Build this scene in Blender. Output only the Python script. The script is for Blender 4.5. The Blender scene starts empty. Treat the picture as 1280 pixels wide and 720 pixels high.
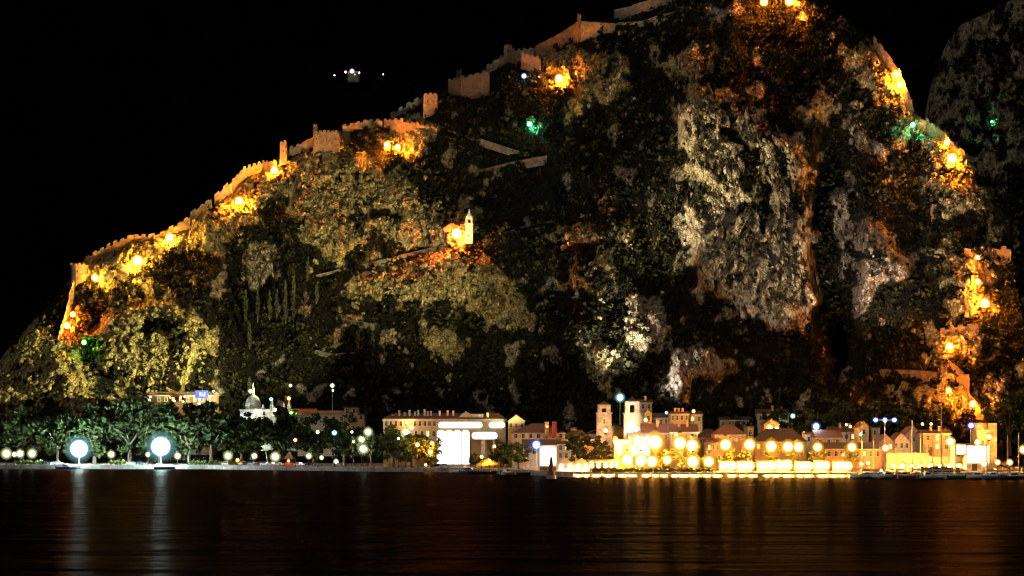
import bpy, math, random
import numpy as np
from mathutils import Vector, Matrix

R = random.Random(7)
NR = np.random.default_rng(11)
rad = math.radians
S = bpy.context.scene
COL = S.collection
F, HZ, CAMH = 2050.0, 548.0, 12.0      # focal length and horizon row (1280-wide frame), eye height in metres

# ------------------------------------------------------------------ camera, world, moon, exposure
cam = bpy.data.cameras.new('camera')
camo = bpy.data.objects.new('camera', cam)
COL.objects.link(camo)
camo.location = (0, 0, CAMH)
camo.rotation_euler = (rad(90), 0, 0)
cam.sensor_width = 36
cam.lens = F / 1280 * 36
cam.shift_y = (HZ - 360) / 1280
cam.clip_start = 1
cam.clip_end = 6000
S.camera = camo

W = bpy.data.worlds.new('World')
S.world = W
W.use_nodes = True
wn = W.node_tree.nodes
sky = wn.new('ShaderNodeTexSky')
sky.sky_type = 'NISHITA'
sky.sun_disc = False
sky.sun_elevation = rad(32)
sky.sun_rotation = rad(215)
wn['Background'].inputs['Strength'].default_value = 0.0003
W.node_tree.links.new(sky.outputs[0], wn['Background'].inputs['Color'])

sl = bpy.data.lights.new('moon', 'SUN')
sl.energy = 0.6
sl.angle = rad(0.5)
sl.color = (1, 0.93, 0.8)
so = bpy.data.objects.new('moon', sl)
COL.objects.link(so)
# light travels away from the camera, from the upper left
so.rotation_euler = Vector((0.50, 0.70, -0.52)).to_track_quat('-Z', 'Y').to_euler()

S.view_settings.view_transform = 'Standard'
S.view_settings.look = 'None'
S.view_settings.exposure = 0
S.view_settings.gamma = 1
S.cycles.use_denoising = True
S.cycles.max_bounces = 4
S.cycles.diffuse_bounces = 1
S.cycles.glossy_bounces = 2
S.cycles.transmission_bounces = 2
S.cycles.volume_bounces = 0
S.cycles.sample_clamp_indirect = 4
S.cycles.filter_width = 1.25


# ------------------------------------------------------------------ helpers
def at(px, py, Y):
    return Vector(((px - 640) / F * Y, Y, CAMH + (HZ - py) / F * Y))


def zat(py, Y):
    return CAMH + (HZ - py) / F * Y


def xat(px, Y):
    return (px - 640) / F * Y


class MB:
    """collects simple shapes; link() makes ONE mesh object of them"""
    def __init__(s):
        s.v, s.f, s.m = [], [], []
        s.cur = 0

    def add(s, vs, fs):
        n = len(s.v)
        s.v += [tuple(v) for v in vs]
        s.f += [tuple(i + n for i in f) for f in fs]
        s.m += [s.cur] * len(fs)
        return s

    def box(s, x0, x1, y0, y1, z0, z1):
        v = [(x0, y0, z0), (x1, y0, z0), (x1, y1, z0), (x0, y1, z0), (x0, y0, z1), (x1, y0, z1), (x1, y1, z1), (x0, y1, z1)]
        return s.add(v, [(3, 2, 1, 0), (4, 5, 6, 7), (0, 1, 5, 4), (1, 2, 6, 5), (2, 3, 7, 6), (3, 0, 4, 7)])

    def prism(s, pts, y0, y1):
        """outline in x,z extruded along y"""
        n = len(pts)
        v = [(x, y0, z) for x, z in pts] + [(x, y1, z) for x, z in pts]
        f = [tuple(range(n)), tuple(range(2 * n - 1, n - 1, -1))]
        f += [(i, i + n, (i + 1) % n + n, (i + 1) % n) for i in range(n)]
        return s.add(v, f)

    def lathe(s, prof, n=12, c=(0, 0, 0)):
        """profile of (radius, z)"""
        v, f = [], []
        for r, z in prof:
            for k in range(n):
                a = 2 * math.pi * k / n
                v.append((c[0] + r * math.cos(a), c[1] + r * math.sin(a), c[2] + z))
        for j in range(len(prof) - 1):
            for k in range(n):
                a, b = j * n + k, j * n + (k + 1) % n
                f.append((a, b, b + n, a + n))
        f.append(tuple(range(n - 1, -1, -1)))
        f.append(tuple(range((len(prof) - 1) * n, len(prof) * n)))
        return s.add(v, f)

    def tube(s, a, b, r0, r1=None, n=7):
        r1 = r0 if r1 is None else r1
        a, b = Vector(a), Vector(b)
        d = (b - a).normalized()
        u = d.orthogonal().normalized()
        w = d.cross(u)
        v = []
        for p, r in ((a, r0), (b, r1)):
            for k in range(n):
                t = 2 * math.pi * k / n
                v.append(p + (u * math.cos(t) + w * math.sin(t)) * r)
        f = [(k, (k + 1) % n, (k + 1) % n + n, k + n) for k in range(n)]
        f += [tuple(range(n - 1, -1, -1)), tuple(range(n, 2 * n))]
        return s.add(v, f)

    def ball(s, c, rx, ry=None, rz=None, nu=10, nv=6):
        ry = ry or rx
        rz = rz or rx
        v, f = [(c[0], c[1], c[2] - rz)], []
        for j in range(1, nv):
            p = -math.pi / 2 + math.pi * j / nv
            for k in range(nu):
                a = 2 * math.pi * k / nu
                v.append((c[0] + rx * math.cos(p) * math.cos(a), c[1] + ry * math.cos(p) * math.sin(a), c[2] + rz * math.sin(p)))
        v.append((c[0], c[1], c[2] + rz))
        for k in range(nu):
            f.append((0, 1 + (k + 1) % nu, 1 + k))
            t = 1 + (nv - 2) * nu
            f.append((len(v) - 1, t + k, t + (k + 1) % nu))
        for j in range(nv - 2):
            for k in range(nu):
                a, b = 1 + j * nu + k, 1 + j * nu + (k + 1) % nu
                f.append((a, b, b + nu, a + nu))
        return s.add(v, f)

    def link(s, name, mats, parent=None, smooth=False):
        me = bpy.data.meshes.new(name)
        me.from_pydata(s.v, [], s.f)
        for m in (mats if isinstance(mats, (list, tuple)) else [mats]):
            me.materials.append(m)
        if any(s.m):
            me.polygons.foreach_set('material_index', s.m)
        if smooth:
            me.polygons.foreach_set('use_smooth', [True] * len(me.polygons))
        me.update()
        o = bpy.data.objects.new(name, me)
        COL.objects.link(o)
        o.parent = parent
        return o


def npmesh(name, verts, faces, mat, attrs=None, parent=None, smooth=False):
    """mesh from arrays: verts (n,3), faces (m,3 or 4)"""
    me = bpy.data.meshes.new(name)
    k = faces.shape[1]
    me.vertices.add(len(verts))
    me.vertices.foreach_set('co', np.ascontiguousarray(verts, np.float32).ravel())
    me.loops.add(faces.size)
    me.loops.foreach_set('vertex_index', np.ascontiguousarray(faces, np.int32).ravel())
    me.polygons.add(len(faces))
    me.polygons.foreach_set('loop_start', np.arange(0, faces.size, k, dtype=np.int32))
    me.polygons.foreach_set('loop_total', np.full(len(faces), k, np.int32))
    if smooth:
        me.polygons.foreach_set('use_smooth', np.ones(len(faces), bool))
    me.update(calc_edges=True)
    for an, av in (attrs or {}).items():
        a = me.attributes.new(an, 'FLOAT', 'POINT')
        a.data.foreach_set('value', np.ascontiguousarray(av, np.float32))
    me.materials.append(mat)
    o = bpy.data.objects.new(name, me)
    COL.objects.link(o)
    o.parent = parent
    return o


def tag(o, label=None, cat=None, group=None, kind=None):
    if label: o['label'] = label
    if cat: o['category'] = cat
    if group: o['group'] = group
    o['kind'] = kind or 'thing'
    return o


def thing(name, label, cat, loc, rotz=0, group=None):
    o = bpy.data.objects.new(name, None)
    COL.objects.link(o)
    o.location = loc
    o.rotation_euler = (0, 0, rotz)
    return tag(o, label, cat, group)


def copy_tree(o, parent=None):
    c = o.copy()
    COL.objects.link(c)
    c.parent = parent
    for ch in list(o.children):
        copy_tree(ch, c)
    return c


ORD = ('first second third fourth fifth sixth seventh eighth ninth tenth eleventh twelfth thirteenth fourteenth fifteenth '
       'sixteenth seventeenth eighteenth nineteenth twentieth').split()


# ------------------------------------------------------------------ noise
def hash2(ix, iy, seed):
    h = (ix.astype(np.int64) * 374761393 + iy.astype(np.int64) * 668265263 + seed * 974634777) & 0xffffffff
    h = ((h ^ (h >> 13)) * 1274126177) & 0xffffffff
    return ((h ^ (h >> 16)) & 0xffff) / 65535.0


def gnoise(x, y, seed=0):
    """gradient noise, about -0.7 .. 0.7"""
    x = np.asarray(x, float)
    y = np.asarray(y, float)
    ix, iy = np.floor(x), np.floor(y)
    fx, fy = x - ix, y - iy
    u, v = fx * fx * fx * (fx * (fx * 6 - 15) + 10), fy * fy * fy * (fy * (fy * 6 - 15) + 10)

    def g(a, b):
        t = hash2(ix + a, iy + b, seed) * 2 * np.pi
        return np.cos(t) * (fx - a) + np.sin(t) * (fy - b)
    return (g(0, 0) * (1 - u) + g(1, 0) * u) * (1 - v) + (g(0, 1) * (1 - u) + g(1, 1) * u) * v


def fbm(x, y, seed=0, o=4):
    s, a = 0, 1.0
    for k in range(o):
        s = s + a * gnoise(x * 2 ** k, y * 2 ** k, seed + k)
        a *= 0.5
    return s


def ridged(x, y, seed=0, o=4):
    s, a = 0, 1.0
    for k in range(o):
        s = s + a * (1 - 2.2 * np.abs(gnoise(x * 2 ** k, y * 2 ** k, seed + k)))
        a *= 0.5
    return s / 1.9


def sstep(a, b, x):
    t = np.clip((x - a) / (b - a), 0, 1)
    return t * t * (3 - 2 * t)


# ------------------------------------------------------------------ materials
def new_mat(name):
    m = bpy.data.materials.new(name)
    m.use_nodes = True
    n = m.node_tree.nodes
    return m, n, m.node_tree.links, n['Principled BSDF']


def surf(name, col, rough=0.85, var=0.35, scale=1.2, bump=0.0, metal=0.0, stretch=(1, 1, 1)):
    """plain surface with worn, blotchy variation"""
    m, n, l, b = new_mat(name)
    tc = n.new('ShaderNodeTexCoord')
    mp = n.new('ShaderNodeMapping')
    mp.inputs['Scale'].default_value = stretch
    l.new(tc.outputs['Object'], mp.inputs[0])
    t = n.new('ShaderNodeTexNoise')
    t.inputs['Scale'].default_value = scale
    t.inputs['Detail'].default_value = 6
    l.new(mp.outputs[0], t.inputs['Vector'])
    r = n.new('ShaderNodeValToRGB')
    r.color_ramp.elements[0].position = 0.3
    r.color_ramp.elements[1].position = 0.7
    r.color_ramp.elements[0].color = (*[c * (1 - var) for c in col], 1)
    r.color_ramp.elements[1].color = (*[min(0.9, c * (1 + var * .5)) for c in col], 1)
    l.new(t.outputs[0], r.inputs[0])
    l.new(r.outputs[0], b.inputs['Base Color'])
    b.inputs['Roughness'].default_value = rough
    b.inputs['Metallic'].default_value = metal
    if bump:
        bp = n.new('ShaderNodeBump')
        bp.inputs['Strength'].default_value = bump
        bp.inputs['Distance'].default_value = 0.3
        l.new(t.outputs[0], bp.inputs['Height'])
        l.new(bp.outputs[0], b.inputs['Normal'])
    return m


def stone(name, col, mortar, sx=1.0, sy=0.45):
    """coursed masonry"""
    m, n, l, b = new_mat(name)
    tc = n.new('ShaderNodeTexCoord')
    mp = n.new('ShaderNodeMapping')
    mp.inputs['Rotation'].default_value = (rad(90), 0, 0)
    l.new(tc.outputs['Object'], mp.inputs[0])
    br = n.new('ShaderNodeTexBrick')
    br.inputs['Scale'].default_value = 1
    br.inputs['Brick Width'].default_value = sx
    br.inputs['Row Height'].default_value = sy
    br.inputs['Mortar Size'].default_value = 0.04
    br.inputs['Color1'].default_value = (*col, 1)
    br.inputs['Color2'].default_value = (*[c * .7 for c in col], 1)
    br.inputs['Mortar'].default_value = (*mortar, 1)
    l.new(mp.outputs[0], br.inputs['Vector'])
    t = n.new('ShaderNodeTexNoise')
    t.inputs['Scale'].default_value = 0.5
    t.inputs['Detail'].default_value = 7
    l.new(tc.outputs['Object'], t.inputs['Vector'])
    mx = n.new('ShaderNodeMixRGB')
    mx.blend_type = 'MULTIPLY'
    mx.inputs[0].default_value = 0.8
    l.new(br.outputs[0], mx.inputs[1])
    rp = n.new('ShaderNodeValToRGB')
    rp.color_ramp.elements[0].position = .35
    rp.color_ramp.elements[1].position = .65
    rp.color_ramp.elements[0].color = (.35, .33, .3, 1)
    l.new(t.outputs[0], rp.inputs[0])
    l.new(rp.outputs[0], mx.inputs[2])
    l.new(mx.outputs[0], b.inputs['Base Color'])
    b.inputs['Roughness'].default_value = 0.9
    return m


def emit(name, col, k, halo=None, kl=1.0, p=8.0):
    """something that gives off light; with a limb colour: a lamp globe with lens glow painted on, fading to a clear rim"""
    m, n, l, b = new_mat(name)
    b.inputs['Base Color'].default_value = (.04, .04, .04, 1)
    b.inputs['Emission Color'].default_value = (*col, 1)
    b.inputs['Emission Strength'].default_value = k
    if halo:
        lw = n.new('ShaderNodeLayerWeight'); lw.inputs[0].default_value = .5
        inv = n.new('ShaderNodeMath'); inv.operation = 'SUBTRACT'; inv.inputs[0].default_value = 1.0; inv.use_clamp = True
        l.new(lw.outputs['Facing'], inv.inputs[1])
        pw = n.new('ShaderNodeMath'); pw.operation = 'POWER'; pw.inputs[1].default_value = p
        l.new(inv.outputs[0], pw.inputs[0])
        sf = n.new('ShaderNodeMath'); sf.operation = 'POWER'; sf.inputs[1].default_value = 3.0
        l.new(inv.outputs[0], sf.inputs[0])
        e1 = n.new('ShaderNodeEmission'); e1.inputs['Color'].default_value = (*col, 1)
        k1 = n.new('ShaderNodeMath'); k1.operation = 'MULTIPLY'; k1.inputs[1].default_value = k
        l.new(pw.outputs[0], k1.inputs[0]); l.new(k1.outputs[0], e1.inputs['Strength'])
        e2 = n.new('ShaderNodeEmission'); e2.inputs['Color'].default_value = (*halo, 1); e2.inputs['Strength'].default_value = kl
        tr = n.new('ShaderNodeBsdfTransparent')          # lets the painted glow fade out at the rim
        ms = n.new('ShaderNodeMixShader'); l.new(sf.outputs[0], ms.inputs[0]); l.new(tr.outputs[0], ms.inputs[1]); l.new(e2.outputs[0], ms.inputs[2])
        ad = n.new('ShaderNodeAddShader'); l.new(ms.outputs[0], ad.inputs[0]); l.new(e1.outputs[0], ad.inputs[1])
        n.remove(b)
        l.new(ad.outputs[0], [x for x in n if x.type == 'OUTPUT_MATERIAL'][0].inputs[0])
    return m


M = {
    'plaster_pale': surf('plaster_pale', (.55, .5, .42)), 'plaster_ochre': surf('plaster_ochre', (.5, .36, .18)),
    'plaster_orange': surf('plaster_orange', (.5, .28, .14)), 'plaster_white': surf('plaster_white', (.72, .7, .66)),
    'plaster_grey': surf('plaster_grey', (.36, .34, .31)),
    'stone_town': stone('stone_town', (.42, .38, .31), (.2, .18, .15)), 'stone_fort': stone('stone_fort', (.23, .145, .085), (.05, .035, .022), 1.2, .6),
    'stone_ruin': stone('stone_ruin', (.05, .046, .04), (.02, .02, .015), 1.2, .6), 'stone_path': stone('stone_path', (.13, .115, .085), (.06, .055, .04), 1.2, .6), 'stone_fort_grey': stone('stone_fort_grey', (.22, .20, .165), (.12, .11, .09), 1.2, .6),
    'stone_tower': stone('stone_tower', (.5, .42, .32), (.25, .2, .15)), 'stone_white': stone('stone_white', (.68, .66, .62), (.5, .48, .45)),
    'roof_tile': surf('roof_tile', (.17, .075, .045), .8, .5, 2.0, .4, stretch=(6, 1, 1)),
    'roof_dark': surf('roof_dark', (.085, .055, .045), .8, .5, 2.0, .4, stretch=(6, 1, 1)),
    'roof_slate': surf('roof_slate', (.07, .065, .10), .6, .4, 2.0, .3, stretch=(6, 1, 1)),
    'roof_lead': surf('roof_lead', (.30, .33, .30), .5, .3),
    'quay_stone': stone('quay_stone', (.42, .40, .36), (.2, .2, .18), 1.6, .5),
    'paving': surf('paving', (.28, .26, .23), .7, .35, .25), 'metal_dark': surf('metal_dark', (.03, .03, .032), .45, .3, 3, metal=.6),
    'metal_pale': surf('metal_pale', (.5, .5, .5), .35, .2, 3, metal=.5), 'wood_dark': surf('wood_dark', (.10, .055, .03)),
    'paint_white': surf('paint_white', (.78, .78, .76), .3, .12), 'paint_blue': surf('paint_blue', (.06, .16, .45), .3, .2),
    'paint_green': surf('paint_green', (.05, .14, .08), .3, .2), 'paint_red': surf('paint_red', (.35, .04, .03), .3, .2),
    'canvas_white': surf('canvas_white', (.42, .38, .32), .9, .1), 'canvas_yellow': surf('canvas_yellow', (.75, .5, .05), .9, .15),
    'bark': surf('bark', (.09, .065, .045), .95, .5, 5), 'rubber': surf('rubber', (.02, .02, .02), .9, .1),
    'glass_dark': surf('glass_dark', (.02, .022, .025), .12, .2),
    'car_silver': surf('car_silver', (.5, .5, .52), .25, .08, 1, metal=.4), 'car_dark': surf('car_dark', (.03, .035, .05), .2, .1),
    'car_white': surf('car_white', (.75, .75, .75), .25, .06), 'car_red': surf('car_red', (.3, .03, .02), .25, .1),
    'paving_pale': surf('paving_pale', (.5, .47, .42), .75, .3, .4),
    'rope': surf('rope', (.3, .27, .2)),
    'e_white': emit('e_white', (1, .95, .72), 200, (.62, .70, .25), 0.9, 36), 'e_cool': emit('e_cool', (.8, .95, 1), 200, (.5, .75, 1), 0.9, 36),
    'e_flood': emit('e_flood', (.75, 1, .97), 2000, (.30, .72, .78), .42, 44),
    'e_warm': emit('e_warm', (1, .38, .05), 1350, (1, .42, .03), 1, 36), 'e_amber': emit('e_amber', (1, .23, .012), 6000, (1, .26, .01), 1.1, 30.6),
    'e_hot': emit('e_hot', (1, .42, .03), 4200, (1, .45, .02), 1.1, 28.8), 'e_fire': emit('e_fire', (1, .25, .012), 6500, (1, .26, .01), 1.1, 30.6), 'e_red': emit('e_red', (1, .15, .015), 6500, (1, .12, .02), 1.1, 30.6),
    'e_orange': emit('e_orange', (1, .42, .06), 220, (1, .32, .02), 0.9, 25.2), 'e_orange_red': emit('e_orange_red', (1, .26, .05), 200, (1, .14, .02), 0.9, 25.2),
    'e_gate': emit('e_gate', (1, .36, .04), 7000, (1, .32, .02), 1, 25.2), 'e_bright': emit('e_bright', (1, .95, .86), 14000, (.8, .75, .6), 1, 21.6),
    'e_green': emit('e_green', (.05, 1, .45), 1000, (.02, .8, .35), 0.8, 21.6), 'e_lime': emit('e_lime', (.15, 1, .06), 900, (.1, .8, .03), 0.8, 21.6),
    'e_blue': emit('e_blue', (.4, .55, 1), 90, (.03, .06, .9), 1, 32.4), 'e_iceblue': emit('e_iceblue', (.6, .8, 1), 260, (.05, .16, .9), 1, 36), 'e_teal': emit('e_teal', (.5, 1, .95), 140, (.1, .5, .5), 0.9, 32.4),
    'e_panel': emit('e_panel', (1, .96, .86), 1.9), 'e_panel_cool': emit('e_panel_cool', (.95, .97, 1), 2.1), 'e_panel_warm': emit('e_panel_warm', (1, .80, .42), 2.6),
    'e_window': emit('e_window', (1, .72, .32), 1.6), 'e_sign': emit('e_sign', (.004, .06, .9), .9), 'e_sign_text': emit('e_sign_text', (.4, .85, 1), 1.1),
}


def hill_material():
    m, n, l, b = new_mat('rock_and_scrub')
    tc = n.new('ShaderNodeTexCoord')
    at_r = n.new('ShaderNodeAttribute'); at_r.attribute_name = 'rock'
    at_t = n.new('ShaderNodeAttribute'); at_t.attribute_name = 'tone'
    mp = n.new('ShaderNodeMapping'); mp.inputs['Scale'].default_value = (1, .6, .55)
    l.new(tc.outputs['Object'], mp.inputs[0])
    vo = n.new('ShaderNodeTexVoronoi'); vo.feature = 'DISTANCE_TO_EDGE'; vo.inputs['Scale'].default_value = .8
    no = n.new('ShaderNodeTexNoise'); no.inputs['Scale'].default_value = .35; no.inputs['Detail'].default_value = 8; no.inputs['Roughness'].default_value = .68
    n2 = n.new('ShaderNodeTexNoise'); n2.inputs['Scale'].default_value = .06; n2.inputs['Detail'].default_value = 5
    wp = n.new('ShaderNodeMixRGB'); wp.blend_type = 'ADD'; wp.inputs[0].default_value = 2.2
    l.new(mp.outputs[0], no.inputs['Vector'])
    l.new(tc.outputs['Object'], n2.inputs['Vector'])
    l.new(mp.outputs[0], wp.inputs[1]); l.new(no.outputs['Color'], wp.inputs[2])
    l.new(wp.outputs[0], vo.inputs['Vector'])
    # limestone: grey to yellow by 'tone'
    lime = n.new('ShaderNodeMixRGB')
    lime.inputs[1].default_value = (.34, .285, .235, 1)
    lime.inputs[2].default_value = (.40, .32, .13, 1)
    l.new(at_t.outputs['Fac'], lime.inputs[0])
    crack = n.new('ShaderNodeValToRGB')
    crack.color_ramp.elements[0].position = .02; crack.color_ramp.elements[0].color = (.12, .11, .1, 1)
    crack.color_ramp.elements[1].position = .16
    l.new(vo.outputs['Distance'], crack.inputs[0])
    c1 = n.new('ShaderNodeMixRGB'); c1.blend_type = 'MULTIPLY'; c1.inputs[0].default_value = .35
    l.new(lime.outputs[0], c1.inputs[1]); l.new(crack.outputs[0], c1.inputs[2])
    st = n.new('ShaderNodeValToRGB')
    st.color_ramp.elements[0].position = .38; st.color_ramp.elements[0].color = (.10, .09, .075, 1)
    st.color_ramp.elements[1].position = .58
    l.new(no.outputs[0], st.inputs[0])
    c2 = n.new('ShaderNodeMixRGB'); c2.blend_type = 'MULTIPLY'; c2.inputs[0].default_value = .95
    l.new(c1.outputs[0], c2.inputs[1]); l.new(st.outputs[0], c2.inputs[2])
    # soil, low herbs
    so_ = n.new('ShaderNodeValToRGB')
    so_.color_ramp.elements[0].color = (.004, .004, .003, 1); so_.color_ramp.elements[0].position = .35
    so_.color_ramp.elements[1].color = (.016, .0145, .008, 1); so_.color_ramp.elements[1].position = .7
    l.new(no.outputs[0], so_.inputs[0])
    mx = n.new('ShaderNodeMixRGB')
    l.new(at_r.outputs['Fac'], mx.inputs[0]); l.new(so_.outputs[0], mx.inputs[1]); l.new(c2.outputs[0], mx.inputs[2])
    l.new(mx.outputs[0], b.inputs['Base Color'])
    b.inputs['Roughness'].default_value = .95
    b.inputs['Specular IOR Level'].default_value = .1
    bp = n.new('ShaderNodeBump'); bp.inputs['Strength'].default_value = .9; bp.inputs['Distance'].default_value = 1.2
    ad = n.new('ShaderNodeMath'); ad.operation = 'ADD'
    l.new(no.outputs[0], ad.inputs[0]); l.new(crack.outputs[0], ad.inputs[1])
    l.new(ad.outputs[0], bp.inputs['Height']); l.new(bp.outputs[0], b.inputs['Normal'])
    return m


def leaf_material(name, dark, light):
    m, n, l, b = new_mat(name)
    a = n.new('ShaderNodeAttribute'); a.attribute_name = 'tint'
    mx = n.new('ShaderNodeMixRGB')
    mx.inputs[1].default_value = (*dark, 1); mx.inputs[2].default_value = (*light, 1)
    l.new(a.outputs['Fac'], mx.inputs[0]); l.new(mx.outputs[0], b.inputs['Base Color'])
    b.inputs['Roughness'].default_value = .85
    b.inputs['Specular IOR Level'].default_value = .06
    return m


M['hill'] = hill_material()
M['far_forest'] = surf('far_forest', (.0016, .0016, .0014), .95, .8, .02)
M['far_forest'].node_tree.nodes['Principled BSDF'].inputs['Specular IOR Level'].default_value = 0
M['scrub'] = leaf_material('scrub_leaves', (.004, .005, .003), (.085, .08, .03))
M['leaf'] = leaf_material('tree_leaves', (.022, .034, .012), (.085, .11, .035))
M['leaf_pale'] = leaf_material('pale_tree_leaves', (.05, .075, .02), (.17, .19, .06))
M['cypress'] = leaf_material('cypress_leaves', (.014, .018, .009), (.065, .068, .034))

# ------------------------------------------------------------------ the hill: shape functions
SKY = np.array([(-160, 545), (-60, 500), (-20, 478), (10, 436), (40, 403), (65, 377), (80, 357), (88, 334), (110, 321), (150, 303), (200, 292), (235, 272), (265, 250), (300, 215),
                (340, 205), (352, 190), (395, 172), (430, 158), (490, 146), (525, 128), (545, 112), (580, 100), (610, 84), (660, 64), (690, 52), (724, 34), (770, 18), (820, 4),
                (870, -14), (930, -34), (985, -28), (1025, -4), (1060, 28), (1090, 45), (1115, 75), (1130, 100), (1142, 138), (1155, 150), (1190, 176), (1220, 208), (1245, 240),
                (1262, 258), (1268, 330), (1280, 392), (1310, 435), (1400, 480), (1560, 530)], float)


def skyline(px):
    return np.interp(px, SKY[:, 0], SKY[:, 1])


HB = np.array([(-200, 725), (100, 700), (480, 690), (760, 660), (1000, 640), (1300, 610), (1560, 600)], float)
HT = np.array([(-200, .85), (100, .92), (450, 1.0), (700, 1.1), (850, 1.5), (1010, 1.6), (1150, 1.3), (1560, 1.2)], float)
# big gullies (negative) and spurs: px, py, rx, ry, metres towards the viewer
FORMS = [(1046, 300, 34, 190, -26), (440, 250, 120, 80, 8), (590, 330, 60, 70, 8), (640, 230, 60, 60, -8), (1195, 270, 45, 130, 8), (620, 480, 110, 60, -12),
         (320, 400, 60, 90, -8), (740, 110, 55, 60, 5), (690, 300, 60, 130, -6), (1110, 450, 70, 60, -12), (985, 70, 70, 70, -10), (300, 260, 70, 50, 4)]
# bare limestone masses, outlines on the hill face: strength, tone (0 grey, 1 yellow), metres they stand out, outline
ROCK = [
    (1.0, .45, 16, [(846, 136), (867, 108), (895, 112), (919, 129), (947, 146), (988, 167), (1009, 205), (1012, 261), (1016, 323), (1023, 386), (1009, 407), (967, 414), (919, 386), (877, 365), (863, 330), (856, 261), (863, 212), (849, 178)]),
    (1.0, .12, 2, [(862, 285), (930, 268), (1006, 270), (1018, 385), (1005, 405), (966, 412), (915, 384), (876, 360), (866, 330)]),
    (.9, .8, 4, [(832, 67), (863, 46), (884, 67), (876, 104), (846, 100)]),
    (1.0, .05, 9, [(842, 421), (877, 428), (895, 441), (912, 455), (912, 473), (872, 470), (868, 492), (836, 497), (839, 455)]),
    (.95, .1, 8, [(1085, 261), (1113, 296), (1144, 330), (1137, 351), (1092, 365), (1071, 386), (1058, 372), (1071, 323), (1071, 289)]),
    (.7, .1, 5, [(1033, 247), (1064, 233), (1071, 268), (1044, 270)]),
    (.8, .5, 4, [(995, 135), (1023, 108), (1044, 116), (1071, 155), (1060, 176), (1040, 140), (1010, 146)]),
    (.9, .7, 5, [(1058, 67), (1078, 46), (1099, 63), (1113, 95), (1141, 133), (1120, 132), (1085, 112), (1065, 104)]),
    (.8, .2, 4, [(1096, 171), (1127, 157), (1141, 178), (1120, 200), (1100, 195)]),
    (1.0, .7, 2, [(1130, 140), (1158, 150), (1217, 195), (1212, 212), (1185, 212), (1160, 196), (1142, 176)]),
    (.9, .7, 5, [(1165, 228), (1208, 214), (1240, 236), (1238, 266), (1182, 264)]),
    (.8, .3, 5, [(778, 374), (800, 362), (831, 385), (850, 402), (835, 428), (800, 438), (776, 414)]),
    (.9, .7, 3, [(1188, 318), (1234, 312), (1240, 384), (1194, 384)]), (.9, .6, 3, [(1146, 412), (1226, 404), (1236, 446), (1166, 452)]),
    (.8, .8, 3, [(1136, 485), (1200, 474), (1246, 522), (1196, 526), (1152, 514)]), (.5, .2, 3, [(1228, 462), (1274, 466), (1276, 512), (1238, 505)]),
    (.95, 1, 8, [(112, 421), (135, 390), (182, 369), (219, 369), (250, 395), (260, 431), (244, 468), (229, 488), (172, 482), (125, 462)]),
    (1.0, 1, 6, [(-60, 480), (-20, 455), (12, 436), (30, 412), (52, 404), (80, 425), (104, 458), (124, 512), (99, 522), (57, 498), (10, 515), (-60, 525)]),
    (.95, .8, 2, [(92, 345), (110, 322), (156, 301), (193, 296), (229, 285), (262, 256), (292, 228), (333, 207), (365, 190), (396, 176), (436, 168), (425, 212), (385, 232), (345, 246), (318, 270), (312, 302), (260, 310), (226, 316), (170, 346), (120, 352)]),
    (.8, .4, 4, [(290, 322), (318, 306), (338, 308), (344, 337), (325, 358), (297, 355)]),
    (1.0, .85, 6, [(392, 215), (440, 190), (500, 222), (548, 262), (565, 298), (520, 314), (470, 300), (420, 322), (382, 302), (368, 250)]),
    (.9, .85, 5, [(440, 348), (500, 325), (560, 308), (615, 322), (655, 372), (664, 412), (610, 404), (560, 376), (500, 376), (450, 382)]),
    (.75, .85, 3, [(712, 313), (755, 316), (768, 340), (735, 352), (714, 342)]), (.7, .85, 3, [(712, 284), (760, 272), (798, 283), (802, 304), (755, 302), (718, 302)]),
    (.8, .7, 5, [(736, 438), (758, 424), (772, 440), (768, 470), (766, 500), (744, 484)]), (.5, .3, 3, [(618, 428), (660, 410), (706, 420), (708, 448), (650, 454)]),
    (.95, .8, 1, [(664, 66), (715, 52), (738, 72), (718, 106), (690, 112), (672, 86)]), (.8, .9, 4, [(728, 76), (772, 58), (788, 85), (772, 122), (728, 138), (722, 112)]),
    (1.0, .6, 1, [(466, 158), (545, 160), (540, 188), (500, 196), (474, 184)]), (.9, .6, 2, [(528, 248), (578, 254), (604, 298), (566, 312), (536, 296)]),
    (.55, .8, 2, [(520, 420), (560, 400), (600, 425), (580, 450), (530, 448)]), (.5, .6, 2, [(395, 402), (470, 392), (480, 412), (400, 416)])]
VEINS = [[(893, 125), (914, 138), (945, 205), (968, 262), (950, 262), (920, 205)], [(955, 160), (976, 172), (991, 233), (1003, 280), (988, 272), (972, 219)], [(868, 226), (884, 232), (890, 268), (872, 262)],
         [(905, 262), (960, 250), (972, 262), (920, 276)], [(180, 398), (230, 410), (226, 424), (172, 414)], [(440, 255), (500, 268), (492, 282), (436, 268)]]


def poly_sdf(X, Y, P):
    """distance to an outline, positive inside"""
    P = np.array(P, float)
    d = np.full(X.shape, 1e9)
    ins = np.zeros(X.shape, bool)
    for (x0, y0), (x1, y1) in zip(P, np.roll(P, -1, 0)):
        ex, ey = x1 - x0, y1 - y0
        t = np.clip(((X - x0) * ex + (Y - y0) * ey) / (ex * ex + ey * ey), 0, 1)
        d = np.minimum(d, (X - x0 - ex * t) ** 2 + (Y - y0 - ey * t) ** 2)
        ins ^= ((y0 > Y) != (y1 > Y)) & (X < x0 + ex * (Y - y0) / (ey if ey else 1e-9))
    return np.where(ins, 1, -1) * np.sqrt(d)


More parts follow.
